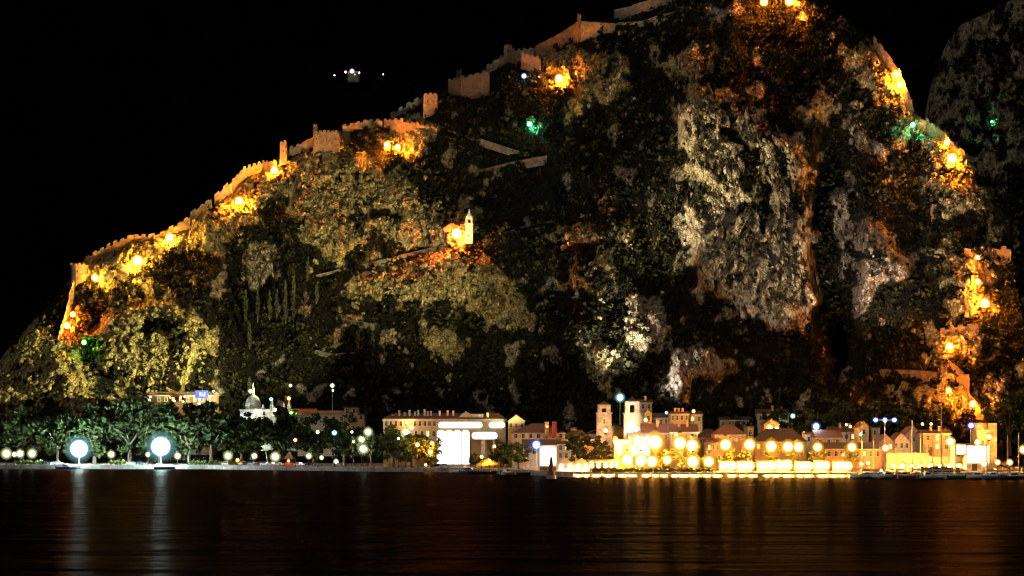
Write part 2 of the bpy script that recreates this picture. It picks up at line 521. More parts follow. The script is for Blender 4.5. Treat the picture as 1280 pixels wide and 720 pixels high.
MX0, MY0 = -220, -120
GX, GY = np.meshgrid(np.arange(MX0, 1620, 2.0), np.arange(MY0, 640, 2.0), indexing='ij')
WX = GX + 13 * fbm(GX / 36, GY / 36, 301, 3)
WY = GY + 13 * fbm(GX / 36, GY / 36, 311, 3)
MAP_R, MAP_T, MAP_F, tw = np.zeros(GX.shape), np.zeros(GX.shape), np.zeros(GX.shape), np.full(GX.shape, 1e-3)
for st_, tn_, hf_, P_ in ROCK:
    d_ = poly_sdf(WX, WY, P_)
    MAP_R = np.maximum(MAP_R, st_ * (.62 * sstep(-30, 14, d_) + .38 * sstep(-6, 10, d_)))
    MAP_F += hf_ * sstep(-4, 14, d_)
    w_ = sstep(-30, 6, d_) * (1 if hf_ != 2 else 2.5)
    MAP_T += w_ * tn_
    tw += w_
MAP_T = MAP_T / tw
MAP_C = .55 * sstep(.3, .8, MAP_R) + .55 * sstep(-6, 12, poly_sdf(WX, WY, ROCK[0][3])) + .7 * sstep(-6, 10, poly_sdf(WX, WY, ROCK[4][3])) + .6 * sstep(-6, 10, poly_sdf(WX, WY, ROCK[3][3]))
MAP_R = np.maximum(MAP_R, .10 + .34 * fbm(GX / 70, GY / 90, 331, 3))
for P_ in VEINS:
    d_ = poly_sdf(WX, WY, P_)
    MAP_R *= 1 - .85 * sstep(-5, 5, d_)
    MAP_F -= 2.5 * sstep(-6, 8, d_)


def sample(Mp, px, py):
    fx = np.clip((np.asarray(px, float) - MX0) / 2, 0, Mp.shape[0] - 1.001)
    fy = np.clip((np.asarray(py, float) - MY0) / 2, 0, Mp.shape[1] - 1.001)
    i, j = fx.astype(int), fy.astype(int)
    u, v = fx - i, fy - j
    return (Mp[i, j] * (1 - u) + Mp[i + 1, j] * u) * (1 - v) + (Mp[i, j + 1] * (1 - u) + Mp[i + 1, j + 1] * u) * v


def hill_depth(px, py, detail=True):
    px = np.asarray(px, float)
    py = np.asarray(py, float)
    T = np.interp(px, HT[:, 0], HT[:, 1])
    Y = (np.interp(px, HB[:, 0], HB[:, 1]) + 11 / T) / (1 - (HZ - py) / (F * T))
    fade = sstep(582, 500, py)
    for cx, cy, rx, ry, h in FORMS:
        d = ((px - cx) / rx) ** 2 + ((py - cy) / ry) ** 2
        Y = Y - fade * h * (1 - sstep(.35, 1.25, d))
    Y = Y - 9 * fade * fbm(px / 130, py / 170, 3, 3) - fade * sample(MAP_F, px, py)
    if detail:
        wx = px + 14 * gnoise(px / 40, py / 40, 60)
        wy = py + 14 * gnoise(px / 40, py / 40, 61)
        k = .4 + .9 * rock_raw(px, py)
        Y = Y - fade * k * (5.0 * (ridged(wx / 44, wy / 70, 21, 2) - .5) + 2.6 * (ridged(wx / 17, wy / 25, 31, 3) - .5) + 1.0 * ridged(wx / 7, wy / 8, 41, 2))
    if detail:
        cl = sample(MAP_C, px, py)
        Y = Y - cl * fade * (6.0 * (ridged((wx + .25 * wy) / 26, wy / 95, 401, 3) - .5) + 3.0 * (ridged(wx / 12, (wy - .4 * wx) / 22, 411, 2) - .5))
    top = sstep(22, 0, py - skyline(px))
    return Y + 9 * top * top


def rock_raw(px, py):
    return sample(MAP_R, px, py)


def rock_tone(px, py):
    return sample(MAP_T, px, py)


def rock_mask(px, py):
    n = fbm(px / 26, py / 34, 71, 4)
    return sstep(.40, .52, rock_raw(px, py) * .86 + n * .95)


def on_hill(px, py, lift=0.0, toward=0.0):
    Y = float(hill_depth(np.array([px]), np.array([py]))[0]) - toward
    p = at(px, py, Y)
    p.z += lift
    return p


def slope_mesh(name, cols, skyf, depthf, base_py, rows, back, attrs, mat):
    nb = len(back)
    v = np.linspace(0, 1, rows)
    PX = np.repeat(cols[:, None], rows, 1)
    SK = skyf(cols)[:, None]
    PY = base_py + (SK - base_py) * v[None, :]
    Y = depthf(PX, PY)
    X = (PX - 640) / F * Y
    Z = CAMH + (HZ - PY) / F * Y
    for dy, dz in back:                                     # the far side of the ridge
        X = np.concatenate([X, X[:, rows - 1:rows]], 1)
        Y = np.concatenate([Y, Y[:, rows - 1:rows] + dy], 1)
        Z = np.concatenate([Z, np.maximum(-3, Z[:, rows - 1:rows] - dz)], 1)
    n, mrows = X.shape
    V = np.stack([X, Y, Z], -1).reshape(-1, 3)
    i = np.arange(n - 1)[:, None] * mrows + np.arange(mrows - 1)[None, :]
    Fc = np.stack([i, i + mrows, i + mrows + 1, i + 1], -1).reshape(-1, 4)
    A = {}
    for k, fn in attrs.items():
        a = fn(PX, PY)
        a = np.concatenate([a] + [a[:, -1:]] * nb, 1)
        A[k] = a.reshape(-1)
    return tag(npmesh(name, V, Fc, mat, A, smooth=False), kind='structure')


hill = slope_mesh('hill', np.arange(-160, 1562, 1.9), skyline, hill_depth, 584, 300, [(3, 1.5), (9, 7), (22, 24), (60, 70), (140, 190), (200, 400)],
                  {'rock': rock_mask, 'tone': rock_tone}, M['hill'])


# the dark mountain that closes the sky behind, and the crag across the gorge
def far_depth(px, py):
    return 1500 / (1 - (HZ - py) / (F * 1.0)) - 50 * fbm(px / 260, py / 260, 90, 3) - 16 * ridged(px / 60, py / 80, 95, 3)


slope_mesh('far_mountain', np.arange(-700, 2000, 8.0), lambda p: -150 + 40 * gnoise(p / 90, p * 0, 5), far_depth, 575, 120, [(60, 20), (300, 500)],
           {'rock': lambda x, y: .16 * sstep(.25, .6, fbm(x / 50, y / 26, 99, 4)), 'tone': lambda x, y: x * 0 + .3}, M['far_forest'])

CS = np.array([(1140, 560), (1150, 260), (1162, 120), (1170, 85), (1184, 52), (1202, 30), (1230, 18), (1290, -14), (1420, -60), (1700, -120)], float)


def crag_depth(px, py):
    b = 1000 / (1 - (HZ - py) / (F * 1.7))
    b = b + 60 * sstep(1215, 1150, px)
    return b - 16 * fbm(px / 60, py / 90, 111, 3) - 15 * (ridged(px / 26, py / 36, 115, 5) - .5) - 7 * (ridged(px / 9, py / 13, 118, 3) - .5)


slope_mesh('crag', np.arange(1140, 1602, 2.0), lambda p: np.interp(p, CS[:, 0], CS[:, 1]), crag_depth, 575, 260, [(10, 6), (60, 90), (300, 600)],
           {'rock': lambda x, y: sstep(-.2, .1, fbm(x / 20, y / 24, 120, 4) + .2 * sstep(300, 60, y) - .25 * sstep(200, 320, y)), 'tone': lambda x, y: x * 0 + .35}, M['hill'])

# ------------------------------------------------------------------ ground, quay, water
SHORE = [(-900, 690), (-400, 665), (0, 647), (260, 640), (480, 590), (560, 583), (640, 545), (720, 505), (1060, 500), (1280, 492), (1700, 485), (2600, 480)]


def shore(px):
    return float(np.interp(px, [a for a, _ in SHORE], [b for _, b in SHORE]))


GZ = 1.5
front = [(xat(p, y), y) for p, y in SHORE]
g = MB()
n = len(front)
g.add([(x, y, GZ) for x, y in front] + [(x * 4.2, 2600, GZ) for x, y in front], [(i, i + 1, i + 1 + n, i + n) for i in range(n - 1)])
tag(g.link('ground', M['paving']), kind='structure')
q = MB()
for (x0, y0), (x1, y1) in zip(front[:-1], front[1:]):
    dx, dy = x1 - x0, y1 - y0
    L = math.hypot(dx, dy)
    nx, ny = dy / L, -dx / L
    a, b = (x0 + nx * .25, y0 + ny * .25), (x1 + nx * .25, y1 + ny * .25)
    c, d = (x1 - nx * 2.2, y1 - ny * 2.2), (x0 - nx * 2.2, y0 - ny * 2.2)
    q.add([(*a, -2), (*b, -2), (*b, GZ + .14), (*a, GZ + .14), (*c, GZ + .14), (*d, GZ + .14), (*c, -2), (*d, -2)],
          [(0, 1, 2, 3), (3, 2, 4, 5), (5, 4, 6, 7)])
tag(q.link('quay_kerb', M['quay_stone']), kind='structure')


def water_material():
    m, n, l, b = new_mat('sea_water')
    n.remove(b)
    out = [x for x in n if x.type == 'OUTPUT_MATERIAL'][0]
    df = n.new('ShaderNodeBsdfDiffuse'); df.inputs['Color'].default_value = (.003, .0032, .0035, 1)
    gl = n.new('ShaderNodeBsdfGlossy'); gl.inputs['Roughness'].default_value = .27; gl.inputs['Color'].default_value = (.9, .9, .9, 1)
    ms = n.new('ShaderNodeMixShader')
    l.new(df.outputs[0], ms.inputs[1]); l.new(gl.outputs[0], ms.inputs[2]); l.new(ms.outputs[0], out.inputs[0])
    fr = n.new('ShaderNodeFresnel'); fr.inputs['IOR'].default_value = 1.33
    fm = n.new('ShaderNodeMath'); fm.operation = 'MULTIPLY'; fm.inputs[1].default_value = .012
    l.new(fr.outputs[0], fm.inputs[0]); l.new(fm.outputs[0], ms.inputs[0])
    tc = n.new('ShaderNodeTexCoord')
    mp = n.new('ShaderNodeMapping'); mp.inputs['Scale'].default_value = (.05, .30, 1)
    l.new(tc.outputs['Object'], mp.inputs[0])
    t = n.new('ShaderNodeTexNoise'); t.inputs['Scale'].default_value = 1.6; t.inputs['Detail'].default_value = 5
    l.new(mp.outputs[0], t.inputs['Vector'])
    t2 = n.new('ShaderNodeTexNoise'); t2.inputs['Scale'].default_value = .35; t2.inputs['Detail'].default_value = 2
    l.new(mp.outputs[0], t2.inputs['Vector'])
    ad = n.new('ShaderNodeMath'); ad.operation = 'MULTIPLY_ADD'; ad.inputs[1].default_value = 4.5
    l.new(t2.outputs[0], ad.inputs[0]); l.new(t.outputs[0], ad.inputs[2])
    bp = n.new('ShaderNodeBump'); bp.inputs['Strength'].default_value = 1.0; bp.inputs['Distance'].default_value = .8
    l.new(ad.outputs[0], bp.inputs['Height'])
    for sh in (df, gl, fr): l.new(bp.outputs[0], sh.inputs['Normal'])
    return m


M['water'] = water_material()
w = MB()
w.add([(-1500, -200, 0), (1500, -200, 0), (1500, 760, 0), (-1500, 760, 0)], [(0, 1, 2, 3)])
tag(w.link('water', M['water']), kind='structure')


# ------------------------------------------------------------------ scrub on the hill (nobody could count it)
def leaf_cloud(centers, radii, tints, nq, core=True, flat=.8):
    """leaf-clump quads round every centre plus a small ragged core; centers (n,3), radii (n,3)"""
    n = len(centers)
    d = NR.normal(size=(n, nq, 3)); d /= np.linalg.norm(d, axis=2, keepdims=True)
    rr = NR.uniform(.55, 1.05, (n, nq, 1))
    p = centers[:, None, :] + d * rr * radii[:, None, :]
    a = NR.normal(size=(n, nq, 3)); a /= np.linalg.norm(a, axis=2, keepdims=True)
    b = np.cross(a, NR.normal(size=(n, nq, 3))); b /= np.linalg.norm(b, axis=2, keepdims=True)
    s = NR.uniform(.22, .42, (n, nq, 1)) * radii.mean(1)[:, None, None]
    quad = np.stack([p - a * s - b * s * .7, p + a * s - b * s * .4, p + a * s * .8 + b * s, p - a * s * .7 + b * s * .8], 2).reshape(-1, 3)
    fq = np.arange(n * nq * 4).reshape(-1, 4)
    tq = (tints[:, None] + NR.uniform(-.12, .12, (n, nq))).repeat(4, 1).reshape(-1)
    if not core:
        return quad, fq, np.clip(tq, 0, 1)
    # octahedron cores, as degenerate-free quads (4 quads round + tips folded in)
    t = np.array([(1, 0, -.2), (0, 1, .1), (-1, 0, -.1), (0, -1, .2), (0, 0, 1), (0, 0, -1)], float)
    cv = centers[:, None, :] + t[None] * radii[:, None, :] * NR.uniform(.45, .85, (n, 6, 1))
    base = np.arange(n)[:, None, None] * 6
    cf = np.array([(0, 1, 4, 3), (2, 3, 4, 1), (0, 3, 5, 1), (2, 1, 5, 3)])[None] + base
    V = np.concatenate([quad, cv.reshape(-1, 3)])
    Fc = np.concatenate([fq, (cf + len(quad)).reshape(-1, 4)])
    return V, Fc, np.clip(np.concatenate([tq, np.repeat(tints * .6, 6)]), 0, 1)


# lamps on the hill: px, py, material, radius, label  (bushes keep clear of them)
HILL_LAMPS = [
    (172, 326, 'e_hot', 1.9, 'brightest yellow floodlight on the lower ridge below the long wall'),
    (212, 297, 'e_hot', 1.5, 'yellow floodlight where the ridge wall starts to climb above a dark rock'),
    (119, 347, 'e_hot', 1.2, 'small yellow floodlight beside the corner bastion of the ridge wall'),
    (299, 251, 'e_fire', 1.6, 'floodlight among orange boulders halfway up the ridge'),
    (343, 213, 'e_fire', 1.5, 'floodlight at the foot of the slim ridge tower'),
    (484, 181, 'e_fire', 1.3, 'floodlight under the broad ridge bastion, on its downhill side'),
    (497, 184, 'e_fire', 1.2, 'floodlight under the broad ridge bastion, on its uphill side'),
    (699, 98, 'e_amber', 1.6, 'amber floodlight in the hollow under the gabled fort wall'),
    (571, 292, 'e_red', 2.0, 'reddish floodlight beside the small hillside bell tower'),
    (84, 407, 'e_red', 1.2, 'red-orange floodlight low on the ridge end, lower of a close pair'),
    (91, 393, 'e_amber', 1.0, 'red-orange floodlight low on the ridge end, upper of a close pair'),
    (955, 2, 'e_amber', 1.4, 'amber floodlight at the top edge of the summit, first of two'),
    (987, 1, 'e_amber', 1.6, 'amber floodlight at the top edge of the summit, second of two'),
    (1121, 93, 'e_amber', 1.2, 'amber floodlight high on the steep eastern ridge, upper one'),
    (1125, 106, 'e_fire', 1.2, 'amber floodlight high on the steep eastern ridge, just under another'),
    (1184, 178, 'e_fire', 1.1, 'amber floodlight on the stepped eastern ridge wall, nearest its brow'),
    (1190, 198, 'e_fire', 1.7, 'largest amber floodlight on the stepped eastern ridge wall'),
    (1231, 379, 'e_amber', 1.5, 'amber floodlight on the cliff corner under the ruined walls'),
    (1222, 352, 'e_amber', .9, 'amber floodlight on a ledge between the ruined walls'),
    (1187, 433, 'e_amber', 1.2, 'amber floodlight under the wall above the zigzag ramp'),
    (1216, 505, 'e_amber', 1.0, 'amber floodlight in rust-coloured bushes above the gate tower'),
    (1186, 488, 'e_amber', .8, 'dim amber floodlight in bushes below the zigzag ramp'),
    (1222, 322, 'e_amber', .7, 'small amber floodlight along the level ruined wall'),
    (105, 428, 'e_lime', .8, 'green floodlight among pale rocks near the ridge end'),
    (662, 155, 'e_green', .9, 'teal green floodlight in scrub below the fort hollow'),
    (1141, 156, 'e_green', .8, 'green floodlight against the eastern ridge wall'),
    (655, 95, 'e_cool', .9, 'single white lamp beside the fort hollow'),
]
LP = np.array([(a, b) for a, b, *_ in HILL_LAMPS])


def scatter_scrub(n):
    px = NR.uniform(-150, 1330, n)
    py = NR.uniform(-40, 575, n)
    ok = py > skyline(px) - 1
    px, py = px[ok], py[ok]
    rk = np.clip(rock_raw(px, py) * .9 + fbm(px / 26, py / 34, 71, 4) * .95, 0, 1)
    keep = NR.uniform(0, 1, len(px)) < 1.0 - .72 * sstep(.30, .62, rk)
    d = np.min(np.hypot(px[:, None] - LP[None, :, 0], (py[:, None] - LP[None, :, 1]) * 1.2), axis=1)
    keep &= d > 10
    return px[keep], py[keep], rk[keep]


px, py, rk = scatter_scrub(26000)
Yh = hill_depth(px, py)
r = np.exp(NR.normal(.15, .42, len(px)))
r = np.clip(r, .45, 3.0) * (1 - .55 * rk)
r[py - skyline(px) < 12] *= .6
C = np.stack([(px - 640) / F * Yh, Yh - .5 * r, CAMH + (HZ - py) / F * Yh + .35 * r], 1)
RR = np.stack([r, r, r * NR.uniform(.7, 1.25, len(r))], 1)
west = sstep(330, 40, px) * sstep(330, 420, py)  # leaves made paler over the floodlit flank, light put into the tint
ti = np.clip(NR.beta(.9, 5.5, len(px)) + .35 * NR.uniform(0, 1, len(px)) ** 2 * west, 0, 1)
V, Fc, tt = leaf_cloud(C, RR, ti, 18)
tag(npmesh('hillside_scrub', V, Fc, M['scrub'], {'tint': tt}), 'dark evergreen scrub covering the rocky fortress hill', 'scrub', kind='stuff')

# pale limestone knobs breaking through the scrub (nobody could count them)
ph = (1 + 5 ** .5) / 2
ICO = np.array([(-1, ph, 0), (1, ph, 0), (-1, -ph, 0), (1, -ph, 0), (0, -1, ph), (0, 1, ph), (0, -1, -ph), (0, 1, -ph), (ph, 0, -1), (ph, 0, 1), (-ph, 0, -1), (-ph, 0, 1)], float) / 1.9
ICF = np.array([(0, 11, 5), (0, 5, 1), (0, 1, 7), (0, 7, 10), (0, 10, 11), (1, 5, 9), (5, 11, 4), (11, 10, 2), (10, 7, 6), (7, 1, 8), (3, 9, 4), (3, 4, 2), (3, 2, 6), (3, 6, 8), (3, 8, 9), (4, 9, 5), (2, 4, 11), (6, 2, 10), (8, 6, 7), (9, 8, 1)])
bx = NR.uniform(-140, 1320, 42000)
by = NR.uniform(-30, 560, 42000)
rr0 = rock_raw(bx, by)
den = rr0 * .9 + fbm(bx / 20, by / 28, 171, 3) * 1.1 - .1
ok = (by > skyline(bx) + 2) & (NR.uniform(0, 1, len(bx)) < sstep(.3, .75, den) * sstep(.05, .75, rock_tone(bx, by) + .12))
bx, by = bx[ok], by[ok]
br = np.clip(np.exp(NR.normal(-.12, .42, len(bx))), .4, 2.3)
on_cliff = sstep(-12, 6, poly_sdf(bx, by, ROCK[0][3]))
keep = (on_cliff < .5) | (NR.uniform(0, 1, len(bx)) < .42)
bx, by, br, on_cliff = bx[keep], by[keep], br[keep], on_cliff[keep]
br = br * (1 + .45 * on_cliff)
bY = hill_depth(bx, by) - .15 * br
bc = np.stack([(bx - 640) / F * bY, bY, CAMH + (HZ - by) / F * bY], 1)
q_ = ICO[None] * NR.uniform(.5, 1.35, (len(bx), 12, 1)) * br[:, None, None] * NR.uniform(.65, 1.35, (len(bx), 1, 3))
q_[..., 2] *= 1 + 1.1 * on_cliff[:, None]
q_[..., 0] *= 1 - .3 * on_cliff[:, None]
q_[..., 1] *= 1 - .35 * on_cliff[:, None]
an = np.where(on_cliff > .5, NR.normal(.25, .35, len(bx)), NR.uniform(0, 6.28, len(bx)))
ca, sa = np.cos(an)[:, None], np.sin(an)[:, None]
q_ = np.stack([q_[..., 0] * ca - q_[..., 2] * sa, q_[..., 1], q_[..., 0] * sa + q_[..., 2] * ca], -1)
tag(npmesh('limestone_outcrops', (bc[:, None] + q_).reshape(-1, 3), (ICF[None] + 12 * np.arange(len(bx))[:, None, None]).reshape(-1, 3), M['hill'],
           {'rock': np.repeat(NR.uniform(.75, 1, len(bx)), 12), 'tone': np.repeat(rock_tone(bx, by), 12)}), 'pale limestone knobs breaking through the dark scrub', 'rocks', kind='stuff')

# green-lit bushes by the green lamps, one thing each
for bx, by, rr_, lab in ((108, 426, 1.7, 'bush turned bright green by a lamp at the ridge end'), (664, 156, 2.6, 'bush turned teal green by a lamp below the fort hollow'),
                         (1144, 158, 1.8, 'bush lit green beside the eastern ridge wall')):
    p = on_hill(bx, by, .6, 1.2)
    c = np.array([[0, 0, rr_ * .6]]) + NR.normal(0, .6, (6, 3))
    V, Fc, tt = leaf_cloud(c, np.full((6, 3), rr_ * .55), NR.uniform(.3, .8, 6), 26)
    o = npmesh('bush', V, Fc, M['leaf_pale'], {'tint': tt})
    o.location = p
    tag(o, lab, 'bush')
# the same on the crag, with its lamp
p = at(1243, 154, float(crag_depth(np.array([1243.]), np.array([154.]))[0]) - 12)
c = NR.normal(0, 1.2, (7, 3))
V, Fc, tt = leaf_cloud(c, np.full((7, 3), 1.5), NR.uniform(.3, .8, 7), 26)
o = npmesh('bush', V, Fc, M['leaf_pale'], {'tint': tt})
o.location = p
tag(o, 'bush lit green alone on the dark crag across the gorge', 'bush')


# ------------------------------------------------------------------ lamps
def spot(parent, loc, target, energy, col, size_deg, blend=.7, soft=.6):
    l = bpy.data.lights.new('beam', 'SPOT')
    l.energy = energy
    l.color = col
    l.spot_size = rad(size_deg)
    l.spot_blend = blend
    l.shadow_soft_size = soft
    o = bpy.data.objects.new('beam', l)
    COL.objects.link(o)
    o.parent = parent
    o.location = loc
    d = Vector(target) - (parent.location + Vector(loc))
    o.rotation_euler = d.to_track_quat('-Z', 'Y').to_euler()
    return o


GRP_HL = 'floodlights on the fortress hill'


def ground_flood(p, mat, r, label, group=GRP_HL, post=0):
    t = thing('floodlight', label, 'floodlight', p, 0, group)
    b = MB(); b.box(-.4, .4, -.4, .4, -1.5 - post, -.9 - post); b.tube((0, 0, -.95 - post), (0, 0, -.5), .12)
    b.link('base', M['metal_dark'], t)
    h = MB(); h.lathe([(.35 * r, -.75 * r), (.8 * r, -.68 * r), (.95 * r, -.45 * r)], 10)
    h.link('housing', M['metal_dark'], t)
    e = MB(); e.ball((0, 0, 0), r * 1.3, nu=16, nv=11)  # ball enlarged so its rim carries the painted glow
    e.link('lamp', M[mat], t, True)
    return t


for x, y, mt, r_, lab in HILL_LAMPS:
    ground_flood(on_hill(x, y, 0, 7.5), mt, r_ * 1.45, lab, post=8)
cx = NR.uniform(1145, 1330, 5200); cy = NR.uniform(-30, 420, 5200) ** 1.0
ok = (cy > np.interp(cx, CS[:, 0], CS[:, 1])) & (fbm(cx / 20, cy / 24, 120, 4) < -.12 + .5 * (NR.uniform(0, 1, 5200) < .12) + .4 * (cy > 230)) & (np.hypot(cx - 1241, cy - 153) > 9)
cx, cy = cx[ok], cy[ok]
cY = crag_depth(cx, cy)
cr = np.clip(np.exp(NR.normal(.55, .4, len(cx))), .6, 4)
V, Fc, tt = leaf_cloud(np.stack([(cx - 640) / F * cY, cY - .5 * cr, CAMH + (HZ - cy) / F * cY + .3 * cr], 1), np.stack([cr] * 3, 1), NR.beta(1, 5, len(cx)), 16)
tag(npmesh('crag_scrub', V, Fc, M['scrub'], {'tint': tt}), 'dark scrub clinging to the grey crag across the gorge', 'scrub', kind='stuff')
p = at(1240, 152, float(crag_depth(np.array([1240.]), np.array([152.]))[0]) - 16)
ground_flood(p, 'e_green', .8, 'green floodlight alone on the dark crag across the gorge')


def street_lamp(px, py, Y, mat, r, label, group, zb=GZ, arms=0, name='street_lamp'):
    z = zat(py, Y)
    t = thing(name, label, 'lamp', (xat(px, Y), Y, zb), 0, group)
    h = z - zb
    p = MB(); p.lathe([(.28, 0), (.26, .5), (.11, .7), (.08, max(.9, h - r))], 8)
    p.link('pole', M['metal_dark'], t)
    gl = MB(); gl.ball((0, 0, h), r * 1.3, nu=18, nv=12)  # globe oversized to hold the painted glow around the bulb
    gl.link('globe', M[mat], t, True)
    cp = MB(); cp.lathe([(.35 * r, h + 1.24 * r), (.2 * r, h + 1.4 * r), (.05, h + 1.55 * r)], 8)
    cp.link('cap', M['metal_dark'], t)
    return t


def mast(px, py, Y, mat, r, label, heads=1, group='tall lighting masts', zb=GZ, bar=0):
    z = zat(py, Y)
    t = thing('lighting_mast', label, 'lighting mast', (xat(px, Y), Y, zb), 0, group)
    h = z - zb
    p = MB(); p.lathe([(.35, 0), (.3, .4), (.2, 1), (.11, h)], 8)
    p.link('pole', M['metal_pale'], t)
    if bar:
        b = MB(); b.box(-bar, bar, -.12, .12, h - .1, h + .12)
        b.link('crossbar', M['metal_pale'], t)
    for k in range(heads):
        x = 0 if heads == 1 else -bar + 2 * bar * k / (heads - 1)
        e = MB(); e.ball((x, -.25, h), r * 1.3, nu=20, nv=13)  # lamp ball swollen; its outer part is painted lens glow
        e.link('lamp', M[mat], t, True)
    return t


# the two dazzling quay floodlights
fa = mast(99, 561, 644, 'e_flood', 4.6, 'dazzling white quay floodlight nearer the end of the tree row', group='dazzling quay floodlights')
fb = mast(201, 558, 640, 'e_flood', 5.0, 'dazzling white quay floodlight, larger one, by the blue sign building', group='dazzling quay floodlights')

# ------------------------------------------------------------------ fortress walls and towers
def fort_wall(pts, label, mat='stone_fort', th=1.4, merlons=True, toward=1.5):
    """pts: px, py_top, py_foot along the wall"""
    P = []
    for x, yt, yb in pts:
        Y = float(hill_depth(np.array([x]), np.array([max(yb, float(skyline(x)) + 1)]), False)[0]) - toward
        P.append((Vector((xat(x, Y), Y, 0)), zat(yt, Y), zat(yb, Y) - 4))
    org = Vector((P[0][0].x, P[0][0].y, P[0][2]))
    Q = []
    for (v0, a0, f0), (v1, a1, f1) in zip(P[:-1], P[1:]):
        k = max(2, 2 * int((v1 - v0).length / 3.2)) if merlons else 1
        for j in range(k):
            s0, s1 = j / k, (j + 1) / k - .004
            up = R.uniform(.3, 1.3) if merlons and j % 2 == 0 else R.uniform(-.7, .1)
            for s_ in (s0, s1):
                Q.append((v0.lerp(v1, s_), a0 + (a1 - a0) * s_ + up, f0 + (f1 - f0) * s_))
    b = MB()
    n = len(Q)
    vs = []
    for v, zt, zf in Q:
        vs += [(v.x, v.y, zf), (v.x, v.y, zt), (v.x, v.y + th, zt), (v.x, v.y + th, zf)]
    vs = [(x - org.x, y - org.y, z - org.z) for x, y, z in vs]
    fs = [(0, 1, 2, 3), tuple(4 * (n - 1) + k for k in (3, 2, 1, 0))]
    for i in range(n - 1):
        a, c = 4 * i, 4 * (i + 1)
        for k in range(4):
            fs.append((a + k, c + k, c + (k + 1) % 4, a + (k + 1) % 4))
    b.add(vs, fs)
    o = b.link('fortress_wall', M[mat])
    o.location = org
    tag(o, label, 'wall', 'walls of the hill fortress')
    return o


fort_wall([(72, 424, 428), (80, 398, 408), (86, 372, 390), (92, 350, 372)], 'steep lowest stretch of ridge wall above the red-orange lamps')
fort_wall([(107, 322, 330), (125, 313, 322), (150, 300, 309), (168, 293, 302)], 'thin ridge wall running up from the corner bastion')
fort_wall([(168, 294, 302), (186, 295, 301), (200, 291, 297), (222, 281, 290), (238, 270, 280)], 'ridge wall above the brightest yellow lamp')
fort_wall([(238, 268, 278), (250, 258, 268), (264, 249, 262)], 'short ridge wall above the climbing boulders', 'stone_fort_grey')
fort_wall([(268, 246, 256), (290, 226, 240), (304, 211, 225), (328, 203, 214), (346, 201, 214)], 'ridge wall bending up to the slim tower', 'stone_fort_grey')
fort_wall([(362, 186, 197), (378, 179, 190), (393, 169, 184)], 'short wall between the slim tower and the ribbed bastion')
fort_wall([(428, 157, 166), (446, 153, 161), (462, 150, 158), (478, 151, 158)], 'wall joining the ribbed bastion to the broad bastion')
fort_wall([(480, 151, 158), (492, 149, 160), (500, 150, 163), (508, 152, 158), (526, 155, 160), (546, 160, 164)], 'broad bastion wall glowing orange above two floodlights')
fort_wall([(488, 143, 149), (508, 132, 138), (528, 121, 128)], 'thin dark wall climbing to the square ruined tower', 'stone_fort_grey')
fort_wall([(608, 83, 92), (624, 72, 84), (640, 62, 74), (668, 60, 70)], 'pale wall climbing towards the gabled fort wall', 'stone_fort_grey')
fort_wall([(669, 57, 66), (690, 46, 62), (708, 35, 56), (723, 25, 52)], 'rising half of the gabled fort wall', 'stone_fort', merlons=False)
fort_wall([(724, 25, 52), (746, 27, 45), (769, 28, 36)], 'level grey half of the gabled fort wall', 'stone_fort_grey', merlons=False)
fort_wall([(768, 11, 22), (790, 6, 18), (814, -1, 12), (840, -9, 3)], 'uppermost pale wall at the top edge of the hill', 'stone_fort_grey', merlons=False)
fort_wall([(772, 27, 29), (800, 26, 29), (830, 16, 19), (860, 8, 11)], 'low parapet line across the slope under the summit wall', 'stone_fort_grey', merlons=False)
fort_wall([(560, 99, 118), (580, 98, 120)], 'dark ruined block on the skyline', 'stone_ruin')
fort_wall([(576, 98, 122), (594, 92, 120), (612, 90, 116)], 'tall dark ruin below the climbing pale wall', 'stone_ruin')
fort_wall([(632, 66, 72), (652, 68, 84), (676, 72, 92)], 'orange-lit broken wall above the fort hollow')
fort_wall([(1092, 46, 58), (1108, 66, 84), (1124, 88, 108), (1134, 112, 130), (1142, 134, 146)], 'steep eastern ridge wall plunging towards the stepped wall', 'stone_fort')
fort_wall([(1144, 147, 158), (1158, 150, 164), (1172, 161, 174), (1186, 172, 186)], 'upper step of the eastern ridge wall')
fort_wall([(1186, 176, 188), (1200, 187, 200), (1212, 197, 207)], 'lower step of the eastern ridge wall')
fort_wall([(1208, 199, 209), (1222, 202, 213)], 'small dark terrace wall ending the eastern ridge wall', 'stone_fort_grey', merlons=False)
fort_wall([(1206, 314, 321), (1222, 316, 322), (1240, 312, 319), (1264, 311, 321)], 'level ruined wall glowing orange by the gorge')
fort_wall([(1214, 346, 356), (1222, 345, 357), (1233, 346, 358)], 'yellow-lit stub of ruin on the cliff ledge')
fort_wall([(1206, 372, 384), (1216, 370, 385), (1232, 372, 386)], 'wall stub glowing beside the cliff corner lamp')
fort_wall([(1176, 412, 420), (1198, 408, 416), (1222, 405, 414)], 'ruined wall above the amber lamp over the ramp')
fort_wall([(1100, 460, 464), (1136, 461, 465), (1172, 464, 470)], 'thin level wall joining the zigzag ramp', 'stone_fort', merlons=False)
fort_wall([(1180, 444, 450), (1192, 454, 462), (1205, 466, 474)], 'upper leg of the pale zigzag ramp wall', 'stone_fort', merlons=False)
fort_wall([(1196, 470, 476), (1204, 468, 484), (1212, 468, 494)], 'pale corner of the zigzag ramp wall', 'stone_fort', merlons=False)
fort_wall([(1211, 490, 500), (1220, 500, 512), (1226, 512, 522)], 'lowest leg of the zigzag ramp wall', 'stone_fort', merlons=False)


